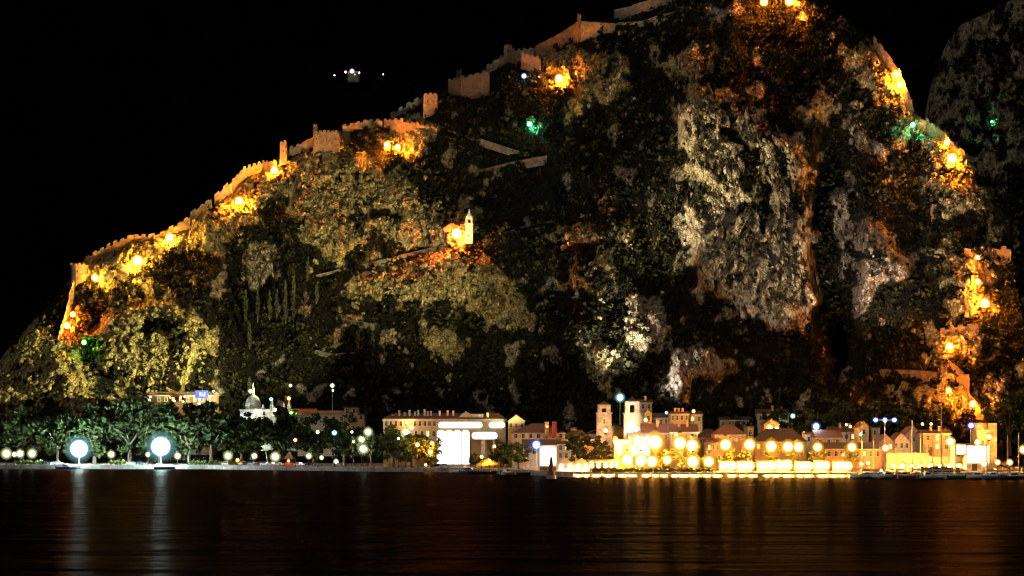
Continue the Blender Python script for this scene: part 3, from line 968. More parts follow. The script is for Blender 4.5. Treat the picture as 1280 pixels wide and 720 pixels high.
def fort_tower(px, pyt, pyb, wpx, label, mat='stone_fort', round_=False, batter=1.12, merl=4, group='towers of the hill fortress', toward=2.5, windows=2):
    Y = float(hill_depth(np.array([px]), np.array([max(pyb, float(skyline(px)) + 1)]), False)[0]) - toward
    w_ = wpx / F * Y / 2
    zb, zt = zat(pyb, Y) - 4, zat(pyt, Y)
    h = zt - zb
    t = thing('fort_tower', label, 'tower', (xat(px, Y), Y + w_, zb), 0, group)
    b = MB()
    if round_:
        b.lathe([(w_ * batter, 0), (w_, h * .75), (w_ * 1.04, h * .76), (w_ * 1.04, h)], 14)
    else:
        k = batter
        b.add([(-w_ * k, -w_ * k, 0), (w_ * k, -w_ * k, 0), (w_ * k, w_ * k, 0), (-w_ * k, w_ * k, 0), (-w_, -w_, h), (w_, -w_, h), (w_, w_, h), (-w_, w_, h)],
              [(3, 2, 1, 0), (4, 5, 6, 7), (0, 1, 5, 4), (1, 2, 6, 5), (2, 3, 7, 6), (3, 0, 4, 7)])
    b.link('body', M[mat], t)
    m = MB()
    for i in range(merl):
        x = -w_ + 2 * w_ * (i + .5) / merl
        e = w_ / merl * .62
        hh = R.uniform(.5, 1.3)
        m.box(x - e, x + e, -w_ - .03, -w_ + .5, h - .02, h + hh)
        m.box(x - e, x + e, w_ - .5, w_ + .03, h - .02, h + hh)
    m.link('parapet', M[mat], t)
    for i in range(windows):
        s = MB(); x = (i - (windows - 1) / 2) * w_ * .8
        s.box(x - .22, x + .22, -w_ * (1.05) - .12, -w_ + .1, h * .68, h * .68 + 1.0)
        s.link('arrow_slit', M['glass_dark'], t)
    return t


fort_tower(97, 331, 350, 20, 'squat corner bastion at the low end of the ridge wall', round_=True, windows=1)
fort_tower(354, 178, 206, 8, 'slim ridge tower above a floodlight', windows=1, merl=2)
fort_tower(408, 165, 188, 30, 'broad ribbed bastion on the ridge crest', merl=6, windows=3)
fort_tower(394, 158, 186, 5, 'thin turret at the edge of the ribbed bastion', merl=2, windows=1)
fort_tower(538, 118, 140, 17, 'square ruined tower standing pale against the dark sky', 'stone_fort', merl=3)
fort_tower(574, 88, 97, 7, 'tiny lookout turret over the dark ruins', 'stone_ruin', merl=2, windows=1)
fort_tower(635, 58, 66, 10, 'low pale watch post on the climbing wall', 'stone_fort_grey', merl=3, windows=1)
fort_tower(724, 20, 52, 5, 'corner turret at the peak of the gabled fort wall', merl=2, windows=1)
fort_tower(1168, 258, 266, 7, 'small lone watch house on the eastern slope', 'stone_fort', merl=2, windows=1)

# retaining walls of the zigzag path
PATHS = [([(390, 345), (420, 338), (455, 330), (490, 322), (520, 314)], 4, 'long retaining wall of the hill path above the cypresses'),
         ([(520, 314), (550, 308), (585, 301)], 4, 'retaining wall of the hill path just below the bell tower'),
         ([(566, 224), (600, 213), (640, 203), (684, 195)], 3, 'pale retaining wall crossing the dark upper slope'),
         ([(622, 292), (650, 284), (690, 276)], 3, 'short retaining wall to the right of the bell tower spur'),
         ([(420, 398), (445, 402), (474, 408)], 6, 'sloping terrace wall, pale, among the cypresses'),
         ([(390, 436), (415, 442), (444, 440)], 6, 'lowest terrace wall under the cypresses'),
         ([(400, 436), (425, 428), (446, 424)], 3, 'short terrace wall just above the lowest one'),
         ([(560, 162), (600, 172), (650, 188)], 2, 'faint stepped wall under the dark ruins')]
for pts, hh, lab in PATHS:
    o = fort_wall([(x, y - hh * .28, y + .6) for x, y in pts], lab, 'stone_path', .8, False, 1.2)
    o.name = 'retaining_wall'
    tag(o, lab, 'wall', 'retaining walls of the hill path')


# the small hillside bell tower and its church
Yc = float(hill_depth(np.array([586.]), np.array([294.]), False)[0]) - 4
t = thing('bell_tower', 'small pale bell tower with lantern top on the hillside spur', 'bell tower', (xat(586.5, Yc), Yc, zat(297, Yc)))
u = Yc / F
b = MB(); b.box(-4.4 * u, 4.4 * u, -4.4 * u, 4.4 * u, -3, 16 * u)
b.link('shaft', M['stone_white'], t)
b = MB(); b.box(-5 * u, 5 * u, -5 * u, 5 * u, 16 * u, 17.2 * u); b.link('cornice', M['stone_white'], t)
b = MB()
for sx in (-1, 1):
    for sy in (-1, 1):
        b.box(sx * 4.3 * u - sx * 2.6 * u, sx * 4.3 * u, sy * 4.3 * u - sy * 2.6 * u, sy * 4.3 * u, 17.2 * u, 23 * u) if sx > 0 and sy > 0 else b.box(min(sx * 1.7 * u, sx * 4.3 * u), max(sx * 1.7 * u, sx * 4.3 * u), min(sy * 1.7 * u, sy * 4.3 * u), max(sy * 1.7 * u, sy * 4.3 * u), 17.2 * u, 23 * u)
b.box(-4.3 * u, 4.3 * u, -4.3 * u, 4.3 * u, 23 * u, 26 * u)
b.link('belfry', M['stone_white'], t)
b = MB(); b.lathe([(.9 * u, 19.3 * u), (.7 * u, 20.5 * u), (.3 * u, 21.6 * u)], 8); b.link('bell', M['metal_dark'], t)
b = MB(); b.lathe([(3.6 * u, 26 * u), (3.0 * u, 28.5 * u), (1.5 * u, 30 * u), (1.3 * u, 33 * u), (.2 * u, 36 * u)], 8)
b.link('lantern_roof', M['stone_white'], t)
tgt = t
ground_flood(Vector((t.location.x - .5 * u, t.location.y - 9, t.location.z + 1.0)), 'e_lime', .45, 'lime green lamp at the foot of the hillside bell tower')
t = thing('chapel', 'low stone chapel behind the reddish floodlight beside the bell tower', 'chapel', (xat(566, Yc + 6), Yc + 6, zat(296, Yc)))
b = MB(); b.box(-11 * u, 10 * u, 0, 8, -4, 13 * u); b.link('wall', M['stone_fort'], t)
b = MB(); b.prism([(-12 * u, 13 * u), (11 * u, 13 * u), (-.5 * u, 19 * u)], -.4, 8.4); b.link('roof', M['roof_tile'], t)
b = MB(); b.lathe([(1.6 * u, 0), (1.6 * u, .2 * u)], 10, (-.5 * u, -.1, 9 * u)); b.link('round_window', M['glass_dark'], t)

# house and lamps on the far dark mountain
Yf = float(far_depth(np.array([440.]), np.array([92.]))[0]) - 30
t = thing('lone_house', 'lone lit house high on the black mountain behind', 'house', at(441, 94, Yf))
u = Yf / F
b = MB(); b.box(-6 * u, 8 * u, 0, 14, -8, 2.6 * u); b.link('wall', M['stone_ruin'], t)
b = MB(); b.prism([(-6.6 * u, 2.6 * u), (8.6 * u, 2.6 * u), (7 * u, 5 * u), (-5 * u, 5 * u)], -1, 15); b.link('roof', M['roof_tile'], t)
b = MB(); b.box(2 * u, 3.2 * u, -.3, .1, 0, 1.8 * u); b.link('window', M['e_window'], t)
for x, y, r_, mt, lab in ((440, 89, 4.2, 'e_cool', 'brightest lamp in front of the lone house on the black mountain'), (432, 90, 2.2, 'e_orange', 'amber lamp beside the lone mountain house'),
                          (449, 91, 1.8, 'e_white', 'lesser white lamp just beside the lone mountain house'), (418, 94, 1.2, 'e_white', 'faint lamp standing left of the lone mountain house'),
                          (479, 93, 1.2, 'e_white', 'faint lamp standing right of the lone mountain house')):
    pp = at(x, y, Yf - 14)
    street_lamp(x, y, Yf - 14, mt, r_ * .62, lab, 'lamps on the black mountain', zb=pp.z - 9)

# ------------------------------------------------------------------ trees
def tree(px, pyt, pyb, wpx, Y, label, group, mat='leaf', dens=1.0, tint=(.0, .6), zb=GZ, name='broadleaf_tree'):
    u = Y / F
    h = (pyb - pyt) * u
    w_ = wpx * u / 2
    t = thing(name, label, 'tree', (xat(px, Y), Y, zb if zb is not None else zat(pyb, Y)), 0, group)
    b = MB()
    th = h * .34
    b.lathe([(.035 * h + .08, -.5), (.022 * h + .06, th * .5), (.018 * h + .04, th)], 7)
    for k in range(6):
        a = k * 1.05 + R.random()
        b.tube((0, 0, th * R.uniform(.75, 1)), (math.cos(a) * w_ * .6, math.sin(a) * w_ * .6, h * R.uniform(.5, .8)), .014 * h + .03, .02, 5)
    b.link('trunk', M['bark'], t)
    n_ = int(46 * dens)
    d = NR.normal(size=(n_, 3)); d /= np.linalg.norm(d, axis=1, keepdims=True)
    rr = NR.uniform(.25, 1, (n_, 1)) ** .6
    c = d * rr * np.array([w_ * .9, w_ * .9, h * .38]) + np.array([0, 0, h * .58])
    c += NR.normal(0, .06 * h, (n_, 3))
    cr = NR.uniform(.14, .27, (n_, 1)) * min(w_, h * .5) * np.array([1.1, 1.1, .85])
    V, Fc, tt = leaf_cloud(c, cr, NR.uniform(*tint, n_), 30)
    npmesh('crown', V, Fc, M[mat], {'tint': tt}, t)
    return t


GT = 'dark trees along the quay promenade'
for x, yt, w_, Y, lab in ((-14, 512, 60, 672, 'dark tree cut by the edge of the picture'), (28, 508, 66, 676, 'broad dark tree behind the first row of white globes'),
                          (72, 516, 52, 670, 'dark tree just left of the first dazzling floodlight'), (118, 506, 64, 668, 'rounded tree lit green by the first dazzling floodlight'),
                          (162, 502, 60, 668, 'leafy tree between the two dazzling floodlights'), (236, 503, 62, 668, 'tree lit green right beside the second dazzling floodlight'),
                          (264, 505, 52, 668, 'smaller tree under the blue sign'), (200, 504, 60, 676, 'tree directly behind the larger dazzling floodlight'), (302, 514, 60, 648, 'big black tree below the domed church'),
                          (346, 514, 64, 640, 'widest black tree below the row of turrets'), (392, 520, 66, 624, 'black tree in front of the low red roof'),
                          (430, 522, 52, 612, 'black tree below the orange block house'), (464, 532, 36, 604, 'thin black tree before the pale palace corner')):
    tree(x, yt, 583, w_ * 1.1, Y, lab, GT, tint=(0, .14))
GP = 'trees before the long palace'
for x, yt, w_, Y, lab in ((492, 532, 40, 598, 'dark tree before the windowed palace corner'), (514, 540, 44, 594, 'bushy tree under the round white lamp of the palace'),
                          (536, 546, 36, 590, 'tree with pale lit leaves beside the white shopfront')):
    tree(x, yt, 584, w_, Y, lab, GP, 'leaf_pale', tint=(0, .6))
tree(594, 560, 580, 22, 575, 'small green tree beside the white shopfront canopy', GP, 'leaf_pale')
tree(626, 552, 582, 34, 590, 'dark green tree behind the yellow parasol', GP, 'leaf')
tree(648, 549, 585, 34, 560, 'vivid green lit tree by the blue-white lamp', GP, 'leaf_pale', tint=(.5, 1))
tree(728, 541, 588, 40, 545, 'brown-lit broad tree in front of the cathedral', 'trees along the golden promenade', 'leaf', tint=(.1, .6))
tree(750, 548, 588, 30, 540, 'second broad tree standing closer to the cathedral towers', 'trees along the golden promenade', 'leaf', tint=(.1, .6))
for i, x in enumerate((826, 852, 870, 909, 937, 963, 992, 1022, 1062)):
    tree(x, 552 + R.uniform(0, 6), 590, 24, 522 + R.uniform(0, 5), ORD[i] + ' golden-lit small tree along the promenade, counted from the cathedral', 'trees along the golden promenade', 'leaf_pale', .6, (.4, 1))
for i, (x, yt, w_) in enumerate(((1238, 500, 30), (1262, 478, 44), (1290, 470, 60), (1276, 520, 34), (1010, 500, 34), (1050, 492, 40), (1092, 488, 40), (1130, 490, 44), (1165, 500, 36), (965, 498, 36))):
    tree(x, yt, 560, w_, 612 + 3 * i, ('slender tree beside the orange gate tower', 'tall dark tree at the right behind the yacht masts', 'tall dark tree cut by the right edge', 'lower tree behind the last masts',
         'dark tree behind the blue lamp on the roofs', 'dark tree above the pale houses', 'dark tree behind the double mast lamp', 'broad dark tree above the gabled house', 'dark tree below the zigzag ramp',
         'dark tree behind the long rear house')[i], 'dark trees at the foot of the hill', tint=(0, .5), zb=6)


def cypress(px, pyb, pyt, label, wpx=5, group='cypresses on the hill'):
    p = on_hill(px, pyb, -1, 2)
    u = p.y / F
    h = (pyb - pyt) * u
    w_ = wpx * u / 2
    t = thing('cypress', label, 'tree', p, 0, group)
    b = MB(); b.lathe([(.3, -1), (.22, h * .2), (.1, h * .8)], 6); b.link('trunk', M['bark'], t)
    n_ = 22
    f_ = np.linspace(.08, .97, n_)
    rad_ = w_ * np.sin(np.pi * (.12 + .86 * f_)) ** .6
    c = np.stack([NR.normal(0, .12, n_), NR.normal(0, .12, n_), f_ * h], 1)
    V, Fc, tt = leaf_cloud(c, np.stack([rad_, rad_, np.full(n_, h / n_ * 1.1)], 1), NR.uniform(.2, 1, n_), 22)
    npmesh('crown', V, Fc, M['cypress'], {'tint': tt}, t)


for i, (x, yb, yt) in enumerate(((307, 400, 358), (322, 398, 356), (337, 398, 360), (346, 396, 358), (357, 402, 346), (367, 404, 328))):
    cypress(x, yb, yt, ORD[i] + ' slim cypress from the left in the close hillside row', 4.6)
for x, yb, yt, lab in ((385, 352, 318, 'cypress standing at the lower end of the long path wall'), (459, 328, 308, 'short cypress on the long path wall'), (312, 432, 400, 'cypress growing below the close hillside row'),
                       (447, 440, 408, 'cypress between the terrace walls'), (466, 440, 412, 'cypress just right of the terrace walls'), (526, 425, 402, 'lone cypress right of the terraces'), (396, 375, 350, 'dim cypress below the long path wall'),
                       (312, 490, 468, 'cypress rising just above the church dome')):
    cypress(x, yb, yt, lab)


# ------------------------------------------------------------------ buildings
WCACHE = {}


def window(parent, x, z, w_, h, y, lit=None, arched=False):
    key = (round(w_, 2), round(h, 2), lit, arched)
    if key not in WCACHE:
        b = MB()
        b.box(-w_ / 2 - .14, -w_ / 2, -.08, .1, -.1, h + .12); b.box(w_ / 2, w_ / 2 + .14, -.08, .1, -.1, h + .12)
        b.box(-w_ / 2, w_ / 2, -.08, .1, h, h + .12); b.box(-w_ / 2 - .22, w_ / 2 + .22, -.16, .1, -.22, -.1)
        if arched:
            pts = [(w_ / 2 * math.cos(a), h + .12 + w_ / 2 * math.sin(a)) for a in np.linspace(0, math.pi, 9)]
            b.prism(pts, -.06, .1)
        b.cur = 1
        b.box(-w_ / 2, w_ / 2, -.02, .08, -.1, h)
        b.cur = 0
        b.box(-.03, .03, -.05, .02, -.1, h); b.box(-w_ / 2, w_ / 2, -.05, .02, h * .55, h * .55 + .06)
        o = b.link('window', [M['plaster_pale'], M[lit] if lit else M['glass_dark']], parent)
        WCACHE[key] = o.data
    else:
        o = bpy.data.objects.new('window', WCACHE[key])
        COL.objects.link(o)
        o.parent = parent
    o.location = (x, y, z)
    return o


def house(px0, px1, pye, pyr, Y, label, wall='plaster_ochre', roof='roof_tile', style='side', d=9.0, cols=0, rows=1, lit=(), chim=0, zb=GZ, cat='house', name='town_house',
          group='houses of the old town', wh=None, winpy=None, rot=0):
    w_ = xat(px1, Y) - xat(px0, Y)
    t = thing(name, label, cat, (xat((px0 + px1) / 2, Y), Y, zb), rot, group)
    ze, zr = zat(pye, Y) - zb, zat(pyr, Y) - zb
    a = w_ / 2
    b = MB(); b.box(-a, a, 0, d, -1, ze)
    if style == 'front':
        b.prism([(-a, ze), (a, ze), (0, zr - .1)], 0.01, d - .01)
    b.link('wall', M[wall], t)
    e = .45
    b = MB()
    if style == 'side':
        b.add([(-a - e, -e, ze), (a + e, -e, ze), (a + e, d + e, ze), (-a - e, d + e, ze), (-a - e, d / 2, zr), (a + e, d / 2, zr)],
              [(3, 2, 1, 0), (0, 1, 5, 4), (2, 3, 4, 5), (1, 2, 5), (3, 0, 4)])
    elif style == 'hip':
        k = min(a * .75, d / 2)
        b.add([(-a - e, -e, ze), (a + e, -e, ze), (a + e, d + e, ze), (-a - e, d + e, ze), (-a + k, d / 2, zr), (a - k, d / 2, zr)],
              [(3, 2, 1, 0), (0, 1, 5, 4), (2, 3, 4, 5), (1, 2, 5), (3, 0, 4)])
    elif style == 'front':
        for s_ in (-1, 1):
            b.add([(0, -e, zr + .25), (s_ * (a + e), -e, ze - .1), (s_ * (a + e), d + e, ze - .1), (0, d + e, zr + .25),
                   (0, -e, zr), (s_ * (a + e), -e, ze - .35), (s_ * (a + e), d + e, ze - .35), (0, d + e, zr)],
                  [(0, 1, 2, 3), (7, 6, 5, 4), (0, 4, 5, 1), (2, 6, 7, 3), (1, 5, 6, 2)])
    else:
        b.box(-a - .3, a + .3, -.3, d + .3, ze, ze + .5)
    rf = b.link('roof', M[roof], t)
    if style in ('side', 'hip'):
        b = MB(); b.box(-a - .25, a + .25, -.28, -.01, ze - .42, ze - .02); b.link('cornice', M['plaster_pale'], t)
    if cols:
        wh_ = wh or (min(1.0, w_ / cols * .42), 1.5)
        for r_ in range(rows):
            z = (zat(winpy[r_], Y) - zb) if winpy else ze - 2.4 - r_ * 3.1
            for c_ in range(cols):
                x = -a + w_ * (c_ + .5) / cols
                window(t, x, z, wh_[0], wh_[1], -.02, 'e_window' if (r_, c_) in lit else None)
    for k in range(chim):
        x = -a * .6 + 1.2 * a * (k + .5) / chim
        b = MB(); b.box(x - .4, x + .4, d * .3, d * .3 + .8, ze + .2, zr + 1.1); b.box(x - .5, x + .5, d * .3 - .1, d * .3 + .9, zr + 1.1, zr + 1.3)
        b.link('chimney', M['plaster_orange'], rf)
    return t


# behind the left-hand trees
hh = house(185, 266, 494, 489, 690, 'long low dark-roofed building with coloured lamps under a blue sign', 'wood_dark', 'roof_dark', 'side', 14, 9, 1, {(0, 3), (0, 4), (0, 6)}, zb=6, cat='building', name='low_building')
zb_ = zat(505, 684)
t = thing('lit_sign', 'bright blue illuminated sign with two pale unreadable marks on the low building', 'sign', at(252, 498, 684))
u = 684 / F
b = MB(); b.box(-8 * u, 8 * u, -.2, .2, 0, 10 * u); b.link('panel', M['e_sign'], t)
b = MB(); b.prism([(-3.2 * u, 2.8 * u), (1.2 * u, 2.6 * u), (1.6 * u, 4.2 * u), (1.0 * u, 5.4 * u), (1.5 * u, 6.6 * u), (.6 * u, 7.6 * u), (-3.0 * u, 7.5 * u)], -.32, -.21); b.link('pale_mark', M['e_sign_text'], t)
b = MB(); b.prism([(2.2 * u, 2.2 * u), (4.8 * u, 2.3 * u), (5.0 * u, 7.5 * u), (3.6 * u, 7.7 * u), (2.4 * u, 6.2 * u)], -.32, -.21); b.link('pale_mark', M['e_sign_text'], t)
b = MB(); b.tube((-6 * u, .1, -3), (-6 * u, .1, 0), .1); b.tube((6 * u, .1, -3), (6 * u, .1, 0), .1); b.link('support', M['metal_dark'], t)
GS = 'coloured lamps of the low building'
for x, y, mt, r_, lab in ((213, 497, 'e_orange', .5, 'orange lamp at the near end of the low building'), (218, 501, 'e_orange', .7, 'lower orange lamp in the cluster by the low building roof'),
                          (226, 496, 'e_orange_red', .6, 'small red lamp in the cluster by the low building roof'), (231, 496, 'e_white', .8, 'whitish lamp in the cluster by the low building roof'),
                          (229, 502, 'e_orange', .7, 'amber lamp under the whitish one by the low building'), (187, 500, 'e_orange', .8, 'orange lamp at the far left corner of the low building'),
                          (188, 496, 'e_teal', .6, 'teal lamp over the orange one at the low building corner'), (249, 499, 'e_white', .8, 'white lamp under the blue sign'),
                          (249, 504, 'e_white', 1.0, 'larger white lamp lower under the blue sign')):
    street_lamp(x, y, 680, mt, r_ * .62, lab, GS, zb=3)

# domed church
t = thing('domed_church', 'pale domed church with small turrets beyond the dark trees', 'church', at(330, 520, 662))
u = 662 / F
b = MB(); b.box(-30 * u, 34 * u, 0, 16, -8, 7 * u); b.link('wall', M['stone_white'], t)
b = MB(); b.box(-31 * u, 35 * u, -.4, 16.4, 7 * u, 8.4 * u); b.link('cornice', M['stone_white'], t)
b = MB(); b.lathe([(9.5 * u, 8 * u), (9.5 * u, 13 * u)], 16, (-17 * u, 7, 0)); b.link('drum', M['stone_white'], t)
b = MB(); b.lathe([(10 * u * math.cos(a), 13 * u + 14 * u * math.sin(a)) for a in np.linspace(0, 1.5, 9)], 18, (-17 * u, 7, 0)); dm = b.link('dome', M['roof_lead'], t, True)
b = MB(); b.lathe([(1.8 * u, 27 * u), (1.5 * u, 33 * u), (.25 * u, 42 * u)], 8, (-17 * u, 7, 0)); b.link('lantern', M['stone_white'], dm)
for x, hgt in ((9, 22), (-2, 15), (24, 17), (31, 24)):
    b = MB(); b.box(x * u - 2.2 * u, x * u + 2.2 * u, 1, 1 + 4.4 * u, 8.4 * u, hgt * .6 * u); b.lathe([(2.2 * u, hgt * .6 * u), (1.4 * u, hgt * .8 * u), (.1, hgt * u)], 8, (x * u, 1 + 2.2 * u, 0))
    b.link('turret', M['stone_white'], t)
for k in range(5):
    window(t, (-22 + 11 * k) * u, 1 * u, .9, 1.5, -.02, 'e_window' if k in (1, 3) else None, True)
house(372, 432, 518, 513, 646, 'low building with mottled red roof behind the black trees', 'plaster_pale', 'roof_tile', 'side', 10, 6, 1, zb=6)
house(326, 394, 513, 510.5, 668, 'low yellow-lit wing beside the domed church', 'plaster_pale', 'roof_tile', 'side', 8, 7, 1, {(0, 2), (0, 5)}, zb=8)
house(430, 447, 510, 509, 640, 'small orange block house with two windows above the black trees', 'plaster_orange', 'roof_dark', 'flat', 8, 2, 1, zb=6, winpy=[516])
house(447.5, 455, 518.5, 517.5, 638, 'lower orange annexe stepping down from the block house', 'plaster_orange', 'roof_dark', 'flat', 6, 1, 1, zb=6, winpy=[524])
GLs = 'church square lamps'
for x, y, mt, r_, lab in ((313, 489, 'e_white', .9, 'yellowish lamp in front of the church dome'), (339, 499, 'e_teal', .8, 'teal lamp on the church turrets'), (344, 512, 'e_white', .9, 'violet-white lamp at the church wall'),
                          (361, 498, 'e_orange', .8, 'amber lamp on the outer church turret'), (363, 482, 'e_white', .7, 'upper white lamp hanging in the dark above the church'),
                          (416, 488, 'e_white', .5, 'tiny lamp just under the lone white one'),
                          (364, 516, 'e_lime', .45, 'greenish lamp at the end of the church wall'), (320, 514, 'e_white', 1.2, 'bright lamp at the foot of the dome')):
    street_lamp(x, y, 659, mt, r_, lab, GLs, zb=4)

# the long palace
t = thing('palace', 'long pale palace with a window row and brilliantly lit shopfronts', 'building', (xat(558, 606), 606, GZ))
u = 606 / F
z0 = zat(523.5, 606) - GZ
b = MB(); b.box(-79 * u, 74 * u, 0, 16, -1, z0); b.link('wall', M['plaster_ochre'], t)
b = MB(); b.box(-80 * u, 75 * u, -.45, -.01, z0 - .9, z0 - .05); b.link('cornice', M['plaster_pale'], t)
b = MB(); b.add([(-80 * u, -.5, z0), (75 * u, -.5, z0), (75 * u, 16.5, z0), (-80 * u, 16.5, z0), (-70 * u, 8, z0 + 2.2), (65 * u, 8, z0 + 2.2)], [(3, 2, 1, 0), (0, 1, 5, 4), (2, 3, 4, 5), (1, 2, 5), (3, 0, 4)])
rf = b.link('roof', M['roof_dark'], t)
b = MB(); b.prism([(14 * u, z0 + .4), (46 * u, z0 + .4), (46 * u, z0 + 1.7), (30 * u, z0 + 1.7), (24 * u, z0 + 2.9), (18 * u, z0 + 1.4)], 1.5, 5); b.link('attic', M['plaster_pale'], rf)
b = MB(); b.box(50 * u, 53 * u, 1.5, 2.6, z0 + .1, z0 + 2.3); b.link('chimney', M['plaster_pale'], rf)
for k, (x, zz, hh_) in enumerate(((-68, 1.0, .9), (-60, 2.6, .8), (-53, 1.9, .7), (-47, 2.4, 1.5), (-40, 1.4, 2.2), (-36, 2.6, .8), (-28, 2.5, 1.8), (-24, 2.2, .9), (-20, 1.6, 2.4), (-9, 2.5, .8), (1, 2.5, .9), (8, 2.4, 1))):
    b = MB(); b.box(x * u - .35, x * u + .35, 4, 4.7, z0 + .6, z0 + zz + hh_ * .5); b.box(x * u - .45, x * u + .45, 3.9, 4.8, z0 + zz + hh_ * .5, z0 + zz + hh_ * .5 + .18); b.link('chimney', M['plaster_white'], rf)
for k in range(11):
    if k != 5:
        window(t, (-75 + 6 * k) * u, zat(532, 606) - GZ, .9, 1.7, -.02, None)
for k in range(9):
    window(t, (-75 + 7.4 * k) * u, zat(545, 606) - GZ, .9, 1.8, -.02, 'e_window' if k in (3, 7) else None)
def pill(x0, x1, z0_, z1_):
    r_ = (z1_ - z0_) / 2
    c = (z0_ + z1_) / 2
    return [(x1 - r_ + r_ * math.cos(a), c + r_ * math.sin(a)) for a in np.linspace(-math.pi / 2, math.pi / 2, 8)] + [(x0 + r_ - r_ * math.cos(a), c - r_ * math.sin(a)) for a in np.linspace(-math.pi / 2, math.pi / 2, 8)]


zs0, zs1 = zat(535, 606) - GZ, zat(527.5, 606) - GZ
b = MB(); b.prism(pill(-10 * u, 45 * u, zs0, zs1), -.5, -.05); b.link('light_strip', M['e_panel'], t)
b = MB(); b.prism(pill(53 * u, 73 * u, zs0, zs1), -.5, -.05); b.link('light_strip', M['e_panel'], t)
za = zat(540.5, 606) - GZ
for k in range(4):
    x0 = (-12 + 10.3 * k) * u
    b = MB(); b.prism([(x0 + .12, 1.0), (x0 + 10.3 * u - .12, 1.0), (x0 + 10.3 * u - .12, za)] + [(x0 + 5.15 * u + (5.15 * u - .12) * math.cos(a), za + .8 * math.sin(a)) for a in np.linspace(.2, math.pi - .2, 7)] + [(x0 + .12, za)], -.6, -.06)
    b.link('lit_arch', M['e_panel_cool'], t)
b = MB()
for k in range(5):
    b.box((-12 + 10.3 * k) * u - .11, (-12 + 10.3 * k) * u + .11, -.75, -.05, 0, zat(538, 606) - GZ)
b.link('glazing_frame', M['metal_pale'], t)
b = MB(); b.box(32 * u, 64 * u, -5, -.05, zat(549, 602) - GZ, zat(548, 602) - GZ); cn = b.link('canopy', M['paint_white'], t)
b = MB(); b.prism(pill(32 * u, 64 * u, zat(549, 602) - GZ, zat(540, 602) - GZ), -5.1, -5.003); b.link('lit_fascia', M['e_panel'], cn)
for x, w_ in ((47.5, 1.1), (59.5, .5)):
    b = MB(); b.lathe([(w_, 0), (w_ * .9, zat(549, 602) - GZ)], 10, (x * u, -4.2, 0)); b.link('column', M['plaster_white'], t)
street_lamp(507, 540, 597, 'e_white', 1.5, 'round white lamp glowing in front of the palace windows', 'lamps before the long palace')
street_lamp(508.5, 528, 604, 'e_warm', .7, 'small warm lamp on the palace window row', 'lamps before the long palace', zb=4)
for x, y, r_, lab in ((515, 535, .6, 'tiny lamp up and right of the round palace lamp'), (522, 556, .8, 'white lamp among the leaves left of the lit shopfront'), (540, 554, .8, 'lamp in the leaves touching the lit shopfront'),
                      (538, 565, 1.0, 'lower lamp in the leaves touching the lit shopfront'), (498, 548, .5, 'tiny lamp below and left of the round palace lamp'), (532, 581, .5, 'low lamp on the kerb before the palace'),
                      (618, 558, .6, 'lamp on the slim canopy column')):
    street_lamp(x, y, 586, 'e_warm' if y > 550 else 'e_white', r_, lab, 'lamps before the long palace')
# yellow parasol
t = thing('parasol', 'wide yellow parasol spread under the palace canopy', 'parasol', (xat(610, 572), 572, GZ))
u = 572 / F
b = MB(); b.tube((0, 0, 0), (0, 0, 13.5 * u), .08); b.link('pole', M['metal_pale'], t)
b = MB(); b.lathe([(15 * u, 3.5 * u), (14.8 * u, 5 * u), (8 * u, 9.5 * u), (.3 * u, 12.5 * u)], 12); b.link('canopy', M['canvas_yellow'], t)
street_lamp(612, 576, 568, 'e_warm', .6, 'warm lamp tucked under the yellow parasol', 'lamps before the long palace')
street_lamp(602, 571, 566, 'e_warm', .6, 'warm lamp at the edge of the yellow parasol', 'lamps before the long palace')

# houses between palace and cathedral
house(635, 656, 526, 519, 598, 'gable-fronted ochre house at the end of the palace', 'plaster_ochre', 'roof_tile', 'front', 9, 3, 1, winpy=[534], wh=(.8, 1.4))
house(640, 706, 541, 529, 585, 'house with a broad slate-coloured hipped roof and two orange chimneys', 'plaster_pale', 'roof_slate', 'hip', 14, 7, 1, winpy=[547])
for x in (683.5, 693):
    t = thing('chimney_stack', ('wider ' if x < 690 else 'redder ') + 'orange chimney stack on the slate-coloured roof', 'chimney', at(x, 537, 583), 0, 'chimney stacks on the slate-coloured roof')
    u = 583 / F
    b = MB(); b.box(-2.6 * u, 2.6 * u, 0, 1.4, -2.6, 9 * u); b.link('stack', M['plaster_orange'] if x < 690 else M['paint_red'], t)
    b = MB(); b.box(-3 * u, 3 * u, -.12, 1.52, 9 * u, 9.8 * u); b.link('cap', M['plaster_pale'], t)
street_lamp(684, 533, 570, 'e_orange', .35, 'small amber lamp against the chimney stacks', 'lamps of the slate-roofed house', zb=8)
house(654, 700, 558, 549, 560, 'blue-lit low house under the blue-white lamp', 'plaster_pale', 'roof_slate', 'side', 10, 5, 1)
house(697, 719, 555, 551, 556, 'narrow shuttered house right of the white kiosk', 'plaster_ochre', 'roof_dark', 'side', 8, 3, 2, {(0, 1)}, winpy=[562, 572])
house(700, 742, 549, 537, 585, 'dark-roofed house before the cathedral', 'plaster_orange', 'roof_dark', 'hip', 11, 4, 1)
house(714, 720.5, 536, 534, 590, 'orange lit dormer cube on the dark-roofed house', 'plaster_orange', 'roof_dark', 'flat', 3, 1, 1, zb=8)
t = thing('lit_kiosk', 'kiosk with a blazing white illuminated front', 'kiosk', (xat(685, 535), 535, GZ))
u = 535 / F
b = MB(); b.box(-11 * u, 11 * u, 0, 4, 0, 31 * u); b.link('wall', M['paint_white'], t)
b = MB(); b.prism(pill(-10 * u, 10 * u, 19 * u, 30 * u), -.3, -.05); b.box(-9.5 * u, 9.5 * u, -.29, -.06, 7 * u, 18.6 * u); b.link('lit_front', M['e_panel_cool'], t)
